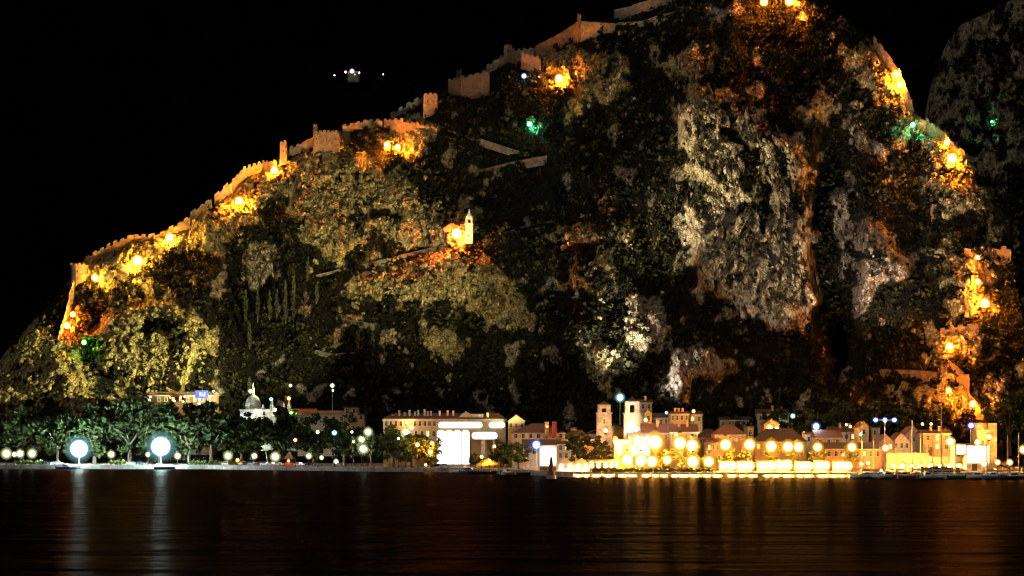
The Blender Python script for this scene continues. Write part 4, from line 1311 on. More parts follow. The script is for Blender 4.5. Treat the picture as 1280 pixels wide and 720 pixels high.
b = MB(); b.box(-12 * u, 12 * u, -.6, 4.3, 31 * u, 32 * u); b.link('roof', M['metal_pale'], t)
b = MB(); b.box(-10 * u, 10 * u, -.5, -.05, 0, 5 * u); b.link('counter', M['wood_dark'], t)
fc = mast(670.5, 556, 545, 'e_iceblue', 1.7, 'blue-white quay lamp beside the blazing kiosk', zb=GZ)
for i, (x, y, w_) in enumerate(((707, 577, 21), (727, 577, 20))):
    t = thing('market_tent', ('white tent glowing nearer the blazing kiosk', 'white tent glowing farther from the blazing kiosk')[i], 'tent', (xat(x, 522), 522, GZ), 0, 'white quay tents')
    u = 522 / F
    a = w_ / 2 * u
    b = MB(); b.add([(-a, -2, 9 * u), (a, -2, 9 * u), (a, 2, 9 * u), (-a, 2, 9 * u), (0, 0, 17 * u)], [(0, 1, 4), (1, 2, 4), (2, 3, 4), (3, 0, 4), (3, 2, 1, 0)]); b.link('canopy', M['canvas_white'], t)
    for sx in (-1, 1):
        for sy in (-2, 2):
            b = MB(); b.tube((sx * a * .96, sy * .95, 0), (sx * a * .96, sy * .95, 9 * u), .06); b.link('leg', M['metal_pale'], t)
    b = MB(); b.box(-a * .85, a * .85, -1.5, -.6, 0, 1); b.link('counter', M['paint_white'], t)
    for k in range(2):
        b = MB(); b.ball(((k - .5) * a, -1.7, 6.5 * u), 1.1, 1.1, .9); b.link('lantern', M['e_white'], t, True)
    b = MB(); b.box(-a * .9, a * .9, 1.8, 1.9, 0, 8.5 * u); b.link('back_panel', M['canvas_white'], t)

# cathedral
u = 596 / F
t = thing('cathedral', 'cathedral nave with a dark tiled roof behind the promenade', 'church', (xat(770, 598), 598, GZ))
b = MB(); b.box(-32 * u, 32 * u, 4, 24, -1, zat(542, 600) - GZ); b.prism([(-20 * u, zat(542, 600) - GZ), (20 * u, zat(542, 600) - GZ), (0, zat(530, 600) - GZ)], 4.02, 23.9); b.link('wall', M['stone_town'], t)
b = MB()
for s_ in (-1, 1):
    b.add([(0, 3.6, zat(529, 600) - GZ), (s_ * 34 * u, 3.6, zat(541, 600) - GZ), (s_ * 34 * u, 24.4, zat(541, 600) - GZ), (0, 24.4, zat(529, 600) - GZ)], [(0, 1, 2, 3)])
b.link('roof', M['roof_dark'], t)
b = MB(); b.lathe([(3 * u, 0), (3 * u, .3)], 14, (0, 0, 0)); o = b.link('rose_window', M['glass_dark'], t); o.rotation_euler = (rad(90), 0, 0); o.location = (0, 4, zat(548, 600) - GZ)


def church_tower(px, pyb, py1, pyt, wpx, Y, mat, label, roof_h):
    u = Y / F
    t = thing('church_tower', label, 'tower', (xat(px, Y), Y, GZ), 0, 'twin cathedral towers')
    a = wpx / 2 * u
    z1, zt = zat(py1, Y) - GZ, zat(pyt, Y) - GZ
    b = MB(); b.box(-a, a, 0, 2 * a, -1, z1); b.link('shaft', M[mat], t)
    b = MB(); b.box(-a - .3, a + .3, -.3, 2 * a + .3, z1, z1 + .5); b.link('cornice', M[mat], t)
    k = a * .84
    b = MB()
    for x0, x1 in ((-k, -k * .36), (k * .36, k)):
        for y0, y1 in ((a - k, a - k * .36), (a + k * .36, a + k)):
            b.box(x0, x1, y0, y1, z1 + .5, zt - .9)
    b.box(-k, k, a - k, a + k, zt - .9, zt)
    b.link('belfry', M[mat], t)
    b = MB(); b.lathe([(.5, z1 + 1.0), (.4, z1 + 1.5), (.2, z1 + 1.9)], 8, (0, a, 0)); b.link('bell', M['metal_dark'], t)
    b = MB(); b.box(-k - .25, k + .25, a - k - .25, a + k + .25, zt, zt + .35); b.link('upper_cornice', M[mat], t)
    b = MB(); b.lathe([(k * .95, zt + .35), (k * .8, zt + .35 + roof_h * .5), (k * .3, zt + .35 + roof_h), (.05, zt + .6 + roof_h * 1.4)], 8, (0, a, 0)); b.link('roof', M['roof_dark'], t)
    window(t, 0, z1 - 3.6, .8, 1.6, -.02, None, True)
    for z in (z1 - 1.7,):
        b = MB(); b.box(-a * .5, a * .5, -.12, -.01, z, z + .25); b.link('ledge', M[mat], t)
    return t


church_tower(755.5, 534, 517, 507, 18.5, 592, 'stone_tower', 'brown stone cathedral tower with an open belfry', .9)
church_tower(790.5, 534, 517.5, 503, 20, 586, 'stone_white', 'white-lit cathedral tower with an arched belfry', 1.2)

ground_flood(at(757, 538, 576), 'e_gate', .6, 'warm floodlight on the roof below the brown cathedral tower', 'floodlights of the cathedral')
ground_flood(at(795, 537, 570), 'e_bright', .7, 'white floodlight on the roof below the white cathedral tower', 'floodlights of the cathedral')

# crowded roofs of the old town; px0, px1, eaves, ridge, Y, wall, roof, style, cols, rows, lit, chimneys, label
TOWN = [
    (800, 815, 503, 499, 660, 'plaster_grey', 'roof_dark', 'side', 2, 1, (), 1, 'grey house high behind the white cathedral tower'),
    (806, 815, 517, 512, 640, 'plaster_ochre', 'roof_tile', 'front', 1, 1, (), 0, 'narrow yellow gabled house right of the white tower'),
    (816, 836, 522, 516, 645, 'plaster_grey', 'roof_dark', 'side', 3, 1, (), 0, 'dim house with plain roof in the middle of the old town'),
    (838, 861, 517, 514, 636, 'plaster_orange', 'roof_tile', 'side', 4, 1, (), 3, 'orange house with chimney row on the rear terrace'),
    (862, 878, 518, 514, 640, 'plaster_grey', 'roof_dark', 'side', 2, 1, {(0, 0)}, 0, 'dim house with one lit window on the rear terrace'),
    (803, 842, 541, 529, 590, 'plaster_orange', 'roof_tile', 'side', 6, 1, (), 1, 'orange house with tiled roof just right of the cathedral'),
    (838, 872, 540, 530, 584, 'plaster_ochre', 'roof_tile', 'side', 6, 1, {(0, 1), (0, 4)}, 2, 'ochre house with a bright window line and two chimneys'),
    (786, 812, 546, 541, 575, 'plaster_white', 'roof_tile', 'side', 3, 1, {(0, 1)}, 0, 'white-walled house tucked under the cathedral towers'),
    (872, 902, 547, 536, 600, 'plaster_grey', 'roof_dark', 'hip', 4, 1, (), 0, 'dark hip-roofed house near the tall promenade lamps'),
    (893, 932, 543, 530, 585, 'plaster_orange', 'roof_tile', 'hip', 5, 1, (), 0, 'orange house with a steep pyramid roof'),
    (884, 905, 553, 548, 570, 'plaster_ochre', 'roof_tile', 'side', 4, 1, {(0, 0)}, 0, 'low ochre annexe before the pyramid-roofed house'),
    (934, 942, 534, 532, 588, 'stone_town', 'roof_dark', 'flat', 1, 1, (), 0, 'slim square stair tower beside the pyramid-roofed house'),
    (948, 986, 517, 511, 650, 'plaster_pale', 'roof_dark', 'side', 7, 1, (), 1, 'long pale rear house with a row of small windows'),
    (944, 1008, 552, 535, 580, 'plaster_orange', 'roof_dark', 'hip', 8, 1, (), 0, 'wide house under the largest dark hipped roof'),
    (955, 974, 530, 524, 620, 'plaster_orange', 'roof_tile', 'front', 2, 1, (), 0, 'gabled house behind the twin amber roof lamps'),
    (1008, 1026, 543, 540, 595, 'plaster_white', 'roof_tile', 'side', 3, 1, (), 0, 'small pale house beneath the blue roof lamp'),
    (1020, 1052, 547, 537, 585, 'plaster_ochre', 'roof_tile', 'side', 3, 1, (), 0, 'ochre house with three dark windows under a red roof'),
    (1038, 1078, 540, 533, 615, 'plaster_pale', 'roof_tile', 'side', 5, 1, {(0, 3)}, 2, 'pale upper house with a lit corner window'),
    (1032, 1102, 561, 553, 562, 'plaster_orange', 'roof_dark', 'side', 8, 1, {(0, 2), (0, 5)}, 0, 'low orange waterfront house with a long dark roof'),
    (1074, 1086, 534, 527, 600, 'plaster_ochre', 'roof_tile', 'front', 1, 1, (), 0, 'narrow gabled house by the yacht masts'),
    (1088, 1100, 535, 533, 604, 'stone_tower', 'roof_dark', 'flat', 1, 2, (), 0, 'square stone tower house with one window column'),
    (1100, 1117, 552, 544, 575, 'plaster_orange', 'roof_tile', 'front', 2, 1, {(0, 1)}, 0, 'small orange gabled house by the wall corner lamp'),
    (1117, 1137, 551, 541, 580, 'plaster_pale', 'roof_tile', 'front', 3, 1, (), 0, 'pale gabled house with a dark porch'),
    (1131, 1153, 543, 533, 592, 'plaster_grey', 'roof_dark', 'front', 3, 1, (), 0, 'tall grey gabled house in shadow'),
    (1154, 1189, 541.5, 537, 582, 'plaster_ochre', 'roof_dark', 'side', 3, 2, {(0, 1), (1, 1)}, 2, 'two-storey ochre house with lit windows above the town wall'),
    (1110, 1140, 531, 527, 640, 'plaster_grey', 'roof_dark', 'side', 4, 1, (), 0, 'dim rear house under the double mast lamp'),
    (1052, 1076, 528, 525, 650, 'plaster_grey', 'roof_dark', 'side', 4, 1, (), 0, 'dim rear house between the mast lamps'),
    (900, 940, 525, 520, 655, 'plaster_grey', 'roof_dark', 'side', 5, 1, (), 0, 'dark rear house behind the pyramid roof'),
]
for a in TOWN:
    house(a[0], a[1], a[2], a[3], a[4], a[12], a[5], a[6], a[7], 9, a[8], a[9], set(a[10]), a[11])
t = [o for o in COL.objects if o.get('label', '').startswith('two-storey ochre house')][0]
b = MB(); b.box(-1.1, 1.1, -.05, .06, 2, 6.4); b.prism([(1.1 * math.cos(q_), 6.4 + 1.1 * math.sin(q_)) for q_ in np.linspace(0, math.pi, 9)], -.05, .06); o = b.link('arched_door', M['wood_dark'], t); o.location.x = -2.2

# right-hand town wall, gate tower, white gatehouse
t = thing('town_wall', 'long town wall blazing yellow-white behind the yachts', 'wall', (xat(1108, 540), 540, GZ))
u = 540 / F
b = MB(); b.box(0, 53 * u, 0, 3, -1, zat(567, 540) - GZ); b.box(53 * u, 107 * u, .4, 3, -1, zat(571, 540) - GZ); b.link('masonry', M['stone_white'], t)
b = MB(); b.box(-.2, 53 * u, -.15, 3.1, zat(567, 540) - GZ, zat(566, 540) - GZ); b.box(53 * u + .02, 107 * u, .25, 3.1, zat(571, 540) - GZ, zat(570, 540) - GZ); b.link('coping', M['stone_town'], t)
for i, x in enumerate((1116, 1128, 1140, 1150, 1163, 1175, 1187, 1199)):
    ground_flood(Vector((xat(x, 531), 531, GZ + 1.6)), 'e_warm', 1.3 if i in (1, 4) else 1.0, ORD[i] + ' warm floodlight at the foot of the town wall, counted from the corner lamp', 'floodlights along the town wall')
t = thing('gatehouse', 'blazing white gatehouse at the end of the town wall', 'gatehouse', (xat(1217, 530), 530, GZ))
u = 530 / F
b = MB(); b.box(-9 * u, 20 * u, 0, 7, -1, 32 * u); b.box(-22 * u, -9 * u, .5, 7, 20 * u, 33 * u); b.box(-22 * u, -20 * u, .5, 7, 0, 20 * u); b.link('wall', M['plaster_white'], t)
b = MB(); b.box(-23 * u, 21 * u, -.3, 7.3, 33 * u, 34 * u); b.link('roof', M['plaster_pale'], t)
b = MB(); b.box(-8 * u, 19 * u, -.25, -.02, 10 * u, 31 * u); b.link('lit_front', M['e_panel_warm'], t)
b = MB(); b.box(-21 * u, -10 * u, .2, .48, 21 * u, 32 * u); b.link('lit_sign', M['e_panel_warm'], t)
b = MB(); b.box(-2 * u, 4 * u, -.4, -.01, 0, 9 * u); b.link('door', M['wood_dark'], t)
t = thing('gate_tower', 'orange-lit stone gate tower rising behind the white gatehouse', 'tower', (xat(1229, 575), 575, GZ))
u = 575 / F
b = MB(); b.box(-8 * u, 8 * u, 0, 6, -1, zat(537, 575) - GZ); b.link('body', M['stone_tower'], t)
b = MB(); b.lathe([(8 * u, 0), (9 * u, 1), (9 * u, 3.2)], 14, (-1 * u, 3, zat(540, 575) - GZ)); b.link('gallery', M['stone_tower'], t)
b = MB(); b.box(8 * u, 18 * u, 1, 5, -1, zat(529, 575) - GZ); b.link('stair_turret', M['stone_tower'], t)
window(t, 0, zat(556, 575) - GZ, .8, 1.6, -.02, None, True)
ground_flood(Vector((xat(1222, 566), 566, zat(553, 566))), 'e_gate', 1.0, 'amber floodlight glowing at the front of the gate tower', 'floodlights along the town wall')
ground_flood(Vector((xat(1236, 566), 566, zat(546, 566))), 'e_gate', .8, 'amber floodlight by the gate tower turret', 'floodlights along the town wall')
t = thing('footbridge', 'small arched footbridge beside the gatehouse', 'bridge', (xat(1252, 520), 520, GZ))
u = 520 / F
b = MB(); pts = [(-16 * u + 32 * u * k / 10, 9 * u * math.sin(math.pi * k / 10)) for k in range(11)]
b.prism(pts + [(x, z + .9) for x, z in pts[::-1]], 0, 3); b.link('deck', M['stone_town'], t)
b = MB()
for x, z in pts: b.tube((x, .1, z + .9), (x, .1, z + 2.0), .05)
for (x0, z0_), (x1, z1_) in zip(pts[:-1], pts[1:]): b.tube((x0, .1, z0_ + 2), (x1, .1, z1_ + 2), .05)
b.link('railing', M['metal_dark'], t)

# ------------------------------------------------------------------ street lamps and masts
GU = 'tall globe lamps along the golden promenade'
for i, (x, y, r_) in enumerate(((797, 551, 1.6), (819, 553, 2.3), (850, 554, 2.0), (865, 557, 1.9), (907, 556, 1.7), (937, 556, 1.7), (964, 558, 1.7), (985, 558.5, 1.6), (998, 559, 1.5), (1022, 559, 1.3), (1065, 559, 1.3))):
    street_lamp(x, y, 516, 'e_warm', r_ * 1.3, ORD[i] + ' tall glowing globe lamp along the promenade, counted from the cathedral', GU)
GD = 'low globe lamps along the golden promenade'
for i, (x, y, r_) in enumerate(((784, 575, 1.8), (801, 576, 1.8), (815, 577, 1.7), (834, 575, 1.3), (866, 577, 1.8), (886, 577, 1.6))):
    street_lamp(x, y, 511, 'e_warm', r_ * 1.3, ORD[i] + ' low glowing globe lamp near the water, counted from the cathedral', GD)
street_lamp(1107, 560, 555, 'e_warm', 1.4, 'round warm lamp at the corner of the town wall', 'lamps of the old town')
street_lamp(1188, 552, 560, 'e_white', 1.5, 'round white lamp beside the two-storey ochre house', 'lamps of the old town')
street_lamp(962, 535, 610, 'e_warm', 1.5, 'larger of two amber lamps over the big dark roof', 'lamps of the old town', zb=8)
street_lamp(971, 536, 612, 'e_warm', 1.1, 'smaller of two amber lamps over the big dark roof', 'lamps of the old town', zb=8)
street_lamp(991, 520, 640, 'e_teal', 1.0, 'teal lamp above the long rear house', 'lamps of the old town', zb=8)
street_lamp(1279, 562, 520, 'e_warm', 1.4, 'warm lamp cut by the right edge of the picture', 'lamps of the old town')
street_lamp(807, 525, 632, 'e_warm', .8, 'small warm lamp under the narrow yellow gable', 'lamps of the old town', zb=8)
street_lamp(867, 514, 634, 'e_warm', .7, 'small warm lamp on the rear terrace', 'lamps of the old town', zb=8)
street_lamp(833, 516, 634, 'e_teal', .6, 'pale teal lamp on the rear terrace', 'lamps of the old town', zb=8)
street_lamp(1076, 543, 590, 'e_teal', .7, 'slim teal lamp among pale upper houses', 'lamps of the old town', zb=8)
for x, y, lab in ((1058, 531, 'tiny warm lamp on the pale upper roofs'), (1063, 533, 'tiny warm lamp next to the pale upper roof ridge'), (1153, 530, 'left of two tiny lamps on the roof of the lit ochre house'),
                  (1164, 530, 'right of two tiny lamps on the roof of the lit ochre house'), (1005, 541, 'tiny warm lamp at the edge of the big dark roof')):
    street_lamp(x, y, 600, 'e_warm', .5, lab, 'lamps of the old town', zb=8)
GW = 'white globe lamps along the quay'
for x, y, r_, lab in ((8, 567, 1.9, 'largest white globe at the start of the quay'), (18, 568, 1.0, 'small white globe squeezed between two larger ones'), (25, 567, 1.5, 'white globe next to the largest one'), (40, 567, 1.7, 'white globe over the pale green hedge'),
                      (139, 568, 1.4, 'white globe between the two dazzling floodlights'), (185, 568, 1.0, 'white globe close left of the larger dazzling floodlight'), (222, 570, 1.3, 'white globe close right of the larger dazzling floodlight'),
                      (285, 570, 1.6, 'white globe over the amber hedge lamp'), (318, 570, 1.1, 'white globe near the leaning pole'), (344, 571, 1.7, 'white globe beside the glowing orange stall'),
                      (386, 570, 1.1, 'yellowish globe below the black trees'), (402, 572, .8, 'faint globe right of the yellowish one'), (420, 577, .9, 'faint low globe near the end of the black trees'),
                      (454, 561, 1.7, 'white globe under a brighter crown right of the black trees'), (460, 540, 1.5, 'white globe high at the edge of the palace'), (452, 549, 1.3, 'middle one of three globes right of the black trees'), (442, 552, .5, 'tiny globe left of three stacked ones')):
    street_lamp(x, y, shore(x) + 6, 'e_white', r_ * 1.05, lab, GW)
for x, y, mt, r_, lab in ((397, 540, 'e_white', .7, 'white lamp glinting high inside the black trees'), (418, 541, 'e_teal', 1.0, 'teal lamp glinting inside the black trees'), (440, 540, 'e_white', .5, 'tiny lamp at the edge of the black trees'),
                          (369, 550, 'e_orange', .7, 'amber lamp glinting inside the black trees')):
    street_lamp(x, y, 600, mt, r_, lab, 'lamps among the black trees')

m1 = mast(1106, 525, 560, 'e_iceblue', .9, 'tall mast with a crossbar of blue-white lamps', 3, bar=3.2)
m2 = mast(1020, 533, 590, 'e_iceblue', 1.5, 'mast lamp glowing blue-white over the old town roofs', zb=6)
m3 = mast(775, 497, 660, 'e_teal', 1.8, 'pale cyan mast lamp between the cathedral towers', zb=8)
m4 = mast(1213.5, 532, 550, 'e_blue', 1.2, 'deep blue mast lamp over the white gatehouse')
m5 = thing('utility_pole', 'thin leaning pole rising from the quay below the black trees', 'pole', (xat(336, 636), 634, GZ))
b = MB(); b.tube((0, 0, 0), (-1.4, 0, 8.5), .14, .1); b.link('pole', M['metal_pale'], m5)
b = MB(); b.tube((-1.4, 0, 8.5), (-.4, -.2, 8.8), .08); b.link('arm', M['metal_pale'], m5)

# ------------------------------------------------------------------ added beams to brighten the hill, set on the masts above their lamps
def beam(m, px, py, e, col, size, blend=.8, dz=0):
    h = [c for c in m.children if c.name.startswith(('lamp', 'globe'))][0]
    zc = max(v.co.z for v in h.data.vertices) + .6 + dz
    Y = float(hill_depth(np.array([px]), np.array([py]), False)[0])
    return spot(m, (0, -.3, zc), at(px, py, Y), e, col, size, blend)


K = 1.0e6
m6 = mast(267, 490, 706, 'e_teal', .8, 'tall thin mast with a teal lamp just right of the blue sign', zb=4)
m7 = mast(415.5, 482, 654, 'e_white', .9, 'tall thin mast with a white lamp alone in the dark above the orange block', zb=4)
beam(m7, 130, 430, 2.3 * K, (1, .95, .42), 44, 1)
beam(m7, 250, 330, 1.2 * K, (1, .94, .44), 56, 1)
beam(m7, 10, 475, 1.6 * K, (1, .95, .42), 30, 1)
beam(m7, 905, 200, 7.0 * K, (1, .86, .52), 26, 1)
beam(fc, 440, 255, 4.8 * K, (1, .86, .40), 26, 1)
beam(fc, 560, 350, 1.1 * K, (1, .88, .44), 32, 1)
beam(m1, 880, 165, 2.2 * K, (1, .84, .50), 32, 1)
beam(m3, 740, 200, .9 * K, (1, .95, .7), 60, 1)
beam(m2, 1100, 290, 1.8 * K, (1, .82, .62), 34, 1)
beam(m4, 1200, 250, .9 * K, (1, .8, .5), 40, 1)
beam(m3, 868, 462, .16 * K, (1, .95, .85), 60, 1)

# ------------------------------------------------------------------ restaurant marquees, quay lights, hedges
GM = 'lit restaurant marquees on the promenade'
proto = None
MX = (908, 932, 956, 980, 1004, 1028, 1053)
for i, x in enumerate(MX):
    Y = 508
    if proto is None:
        proto = t = thing('marquee', '', 'marquee', (0, 0, 0), 0, GM)
        u = Y / F
        a = 9.8 * u
        b = MB(); b.add([(-a, -2.2, 11 * u), (a, -2.2, 11 * u), (a, 2.2, 13.5 * u), (-a, 2.2, 13.5 * u), (-a, -2.2, 11.5 * u), (a, -2.2, 11.5 * u), (a, 2.2, 14 * u), (-a, 2.2, 14 * u)],
                        [(3, 2, 1, 0), (4, 5, 6, 7), (0, 1, 5, 4), (1, 2, 6, 5), (2, 3, 7, 6), (3, 0, 4, 7)]); b.link('canopy', M['canvas_white'], t)
        for sx in (-1, 1):
            for sy in (-1, 1):
                b = MB(); b.tube((sx * a * .97, sy * 2.1, 0), (sx * a * .97, sy * 2.1, (12.2 + sy * 1.2) * u), .06); b.link('post', M['metal_dark'], t)
        for k in range(3):
            b = MB(); b.ball(((k - 1) * a * .66, -1.6, (7.4 + .9 * (k % 2)) * u), 1.75, 1.3, 1.6, 14, 9); b.link('lantern', M['e_warm'], t, True)
        b = MB(); b.box(-a * .95, a * .95, 2.0, 2.1, 0, 12 * u); b.link('back_panel', M['canvas_white'], t)
        for k in range(3):
            b = MB(); xx = (k - 1) * a * .62; b.lathe([(.3, 0), (.06, .08), (.06, .7), (.5, .72), (.5, .77)], 10, (xx, -1.2, 0)); b.link('table', M['wood_dark'], t)
    else:
        t = copy_tree(proto)
    t.location = (xat(x + R.uniform(-1.5, 1.5), Y), Y + R.uniform(-.8, .8), GZ)
    t.scale = (R.uniform(.86, 1.08), 1, R.uniform(.9, 1.12))
    t['label'] = ORD[i] + ' glowing restaurant marquee by the water, counted from the cathedral end'
# two glowing awnings nearer the cathedral
for i, (x, y, w_) in enumerate(((748, 577, 26), (765, 574, 20))):
    t = thing('awning', ('lower glowing cafe awning under the broad brown-lit tree', 'upper glowing cafe awning below the cathedral tower')[i], 'awning', (xat(x, 514), 514 + i * 3, GZ), 0, 'glowing cafe awnings')
    u = 514 / F
    a = w_ / 2 * u
    b = MB(); b.add([(-a, -1.6, 11 * u), (a, -1.6, 11 * u), (a, 1.6, 15 * u), (-a, 1.6, 15 * u), (-a, -1.6, 11.4 * u), (a, -1.6, 11.4 * u), (a, 1.6, 15.4 * u), (-a, 1.6, 15.4 * u)],
                    [(3, 2, 1, 0), (4, 5, 6, 7), (0, 1, 5, 4), (1, 2, 6, 5), (2, 3, 7, 6), (3, 0, 4, 7)]); b.link('canopy', M['canvas_white'], t)
    for sx in (-1, 1):
        b = MB(); b.tube((sx * a * .95, -1.5, 0), (sx * a * .95, -1.5, 11 * u), .06); b.link('post', M['metal_dark'], t)
    for k in range(3):
        b = MB(); b.ball(((k - 1) * a * .65, -1, 8 * u), 1.2, 1.1, 1.3, 12, 7); b.link('lantern', M['e_warm'], t, True)
t = thing('lit_arcade', 'blazing corner arcade sloping up behind the first promenade lamps', 'arcade', (xat(776, 530), 530, GZ))
u = 530 / F
b = MB(); b.box(-8 * u, 13 * u, 0, 4, 0, 39 * u); b.link('wall', M['plaster_ochre'], t)
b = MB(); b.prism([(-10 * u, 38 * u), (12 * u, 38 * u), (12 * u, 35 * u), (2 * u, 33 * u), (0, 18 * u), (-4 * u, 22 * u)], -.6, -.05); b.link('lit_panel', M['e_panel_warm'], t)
b = MB(); b.box(-9 * u, 14 * u, -.8, 4.3, 39 * u, 40 * u); b.link('roof', M['roof_dark'], t)

lx = 722
i = 0
proto = None
while lx < 1066:
    Y = shore(lx) - .3
    if proto is None:
        proto = t = thing('quay_light', '', 'quay light', (0, 0, 0))
        b = MB(); b.ball((0, -.15, 0), 1.5, .3, .42, 14, 6); b.link('lens', M['e_warm'], t, True)
        b = MB(); b.box(-1.1, 1.1, -.08, .05, .3, .5); b.link('hood', M['metal_dark'], t)
    else:
        t = copy_tree(proto)
    t.location = (xat(lx, Y), Y, .62)
    sc = R.choice((.7, .9, 1, 1.2))
    t.scale = (sc, 1, 1)
    tag(t, 'oval warm light in the long row set low in the quay wall', 'quay light', 'oval lights low along the quay wall')
    lx += R.choice((11, 13, 15, 18))
    i += 1

for i, (x0, x1, lab) in enumerate(((20, 52, 'pale green hedge under the white globes'), (138, 160, 'yellow-lit hedge between the dazzling floodlights'), (236, 256, 'yellow-green hedge right of the larger dazzling floodlight'),
                                   (262, 282, 'low round hedge before the amber lamp'), (286, 306, 'amber-lit hedge by a white globe'), (740, 890, 'long low planting strip along the golden promenade'), (1150, 1200, 'dark hedge at the town wall'))):
    Y = shore((x0 + x1) / 2) + 4
    u = Y / F
    n_ = int((x1 - x0) * 1.2)
    c = np.stack([NR.uniform(-(x1 - x0) / 2 * u, (x1 - x0) / 2 * u, n_), NR.uniform(-.7, .7, n_), NR.uniform(.3, 1.5, n_)], 1)
    if x0 == 740: c[:, 2] *= .6
    V, Fc, tt = leaf_cloud(c, np.full((n_, 3), .7), NR.uniform(.2, .9, n_), 18)
    o = npmesh('hedge', V, Fc, M['leaf_pale'], {'tint': tt})
    o.location = (xat((x0 + x1) / 2, Y), Y, GZ)
    tag(o, lab, 'hedge')
street_lamp(297, 575, shore(297) + 3, 'e_orange', .7, 'amber lamp low in the amber-lit hedge', GW)
# the orange stall
t = thing('food_stall', 'glowing orange stall with a pointed top below the black trees', 'stall', (xat(361, 622), 622, GZ))
u = 622 / F
b = MB(); b.box(-5 * u, 5 * u, 0, 2.5, 0, 4 * u); b.link('counter', M['paint_red'], t)
b = MB(); b.add([(-6 * u, -.5, 9 * u), (6 * u, -.5, 9 * u), (6 * u, 3, 9 * u), (-6 * u, 3, 9 * u), (0, 1.2, 19 * u)], [(0, 1, 4), (1, 2, 4), (2, 3, 4), (3, 0, 4), (3, 2, 1, 0)]); b.link('canopy', M['plaster_orange'], t)
for sx in (-1, 1):
    b = MB(); b.tube((sx * 5.5 * u, -.3, 0), (sx * 5.5 * u, -.3, 9 * u), .05); b.link('post', M['metal_dark'], t)
b = MB(); b.ball((0, -.7, 6.5 * u), .8); b.link('lantern', M['e_orange_red'], t, True)


# ------------------------------------------------------------------ cars
def make_car(paint):
    t = thing('parked_car', '', 'car', (0, 0, 0), 0, 'cars parked along the quay')
    prof = [(-2.1, .35), (2.1, .35), (2.15, .75), (1.95, .9), (1.1, .98), (.55, 1.42), (-.95, 1.45), (-1.65, .98), (-2.1, .9)]
    b = MB(); b.prism(prof, -.85, .85); b.link('body', M[paint], t)
    b = MB(); b.prism([(1.0, 1.0), (.52, 1.36), (-.9, 1.38), (-1.5, 1.0)], -.87, .87); b.link('window', M['glass_dark'], t)
    for x in (-1.3, 1.3):
        for y in (-.8, .8):
            b = MB(); b.tube((x, y - .1, .33), (x, y + .1, .33), .33, n=12)
            w_ = b.link('wheel', M['rubber'], t)
            b = MB(); b.tube((x, y - .12, .33), (x, y + .12, .33), .19, n=10); b.link('rim', M['metal_pale'], w_)
    for y in (-.6, .6):
        b = MB(); b.box(2.1, 2.17, y - .18, y + .18, .62, .78); b.link('headlight', M['paint_white'], t)
    return t


CP = {k: None for k in ('car_silver', 'car_dark', 'car_white', 'car_red')}
cars = [(57, 'car_dark'), (72, 'car_silver'), (165, 'car_silver'), (177, 'car_dark')] + [(x, ('car_white', 'car_silver', 'car_white', 'car_dark', 'car_silver', 'car_red')[k % 6]) for k, x in enumerate(range(284, 352, 8))] + [(374, 'car_white'), (388, 'car_dark'), (423, 'car_silver'), (548, 'car_dark'), (556, 'car_silver')]
for k, (x, cp) in enumerate(cars):
    t = copy_tree(CP[cp]) if CP[cp] else make_car(cp)
    CP[cp] = CP[cp] or t
    Y = shore(x) + 5.0
    t.location = (xat(x, Y), Y, GZ)
    t.rotation_euler = (0, 0, R.uniform(-.1, .1) + (0 if x < 260 else -.55 * (x < 500)))
    near = ('before the dark trees', 'before the dark trees', 'between the dazzling floodlights', 'between the dazzling floodlights')[k] if k < 4 else ('in the long row left of the orange stall' if x < 356 else 'below the black trees right of the orange stall' if x < 480 else 'before the lit shopfront')
    nth = ORD[[i_ for i_, _ in enumerate(cars) if cars[i_][0] >= 284].index(k)] + ' ' if 284 <= x < 356 else ('nearer ' if k in (1, 3) else 'farther ' if k in (0, 2) else '')
    if x == 374: nth = 'closest '
    if x == 388: nth = 'middle '
    if x == 423: nth = 'last '
    t['label'] = nth + {'car_dark': 'dark', 'car_silver': 'silver', 'car_white': 'white', 'car_red': 'red'}[cp] + ' car parked ' + near


# ------------------------------------------------------------------ boats
def hull(L, B, H, n=9):
    v, f = [], []
    for i in range(n):
        s_ = i / (n - 1)
        x = -L / 2 + L * s_
        wd = B / 2 * (.72 + .28 * min(1, s_ * 4)) * (1 - max(0, (s_ - .45) / .55) ** 2.2 * .97)
        sh = H * (1 + .35 * max(0, s_ - .5) ** 1.3)
        v += [(x, -wd, sh), (x, -wd * .75, H * .35), (x, 0, -.3 + .25 * max(0, s_ - .7) * 3), (x, wd * .75, H * .35), (x, wd, sh)]
    for i in range(n - 1):
        a, c = 5 * i, 5 * (i + 1)
        for k in range(4):
            f.append((a + k, c + k, c + k + 1, a + k + 1))
        f.append((a + 4, c + 4, c, a))
    f.append((0, 1, 2, 3, 4))
    return v, f


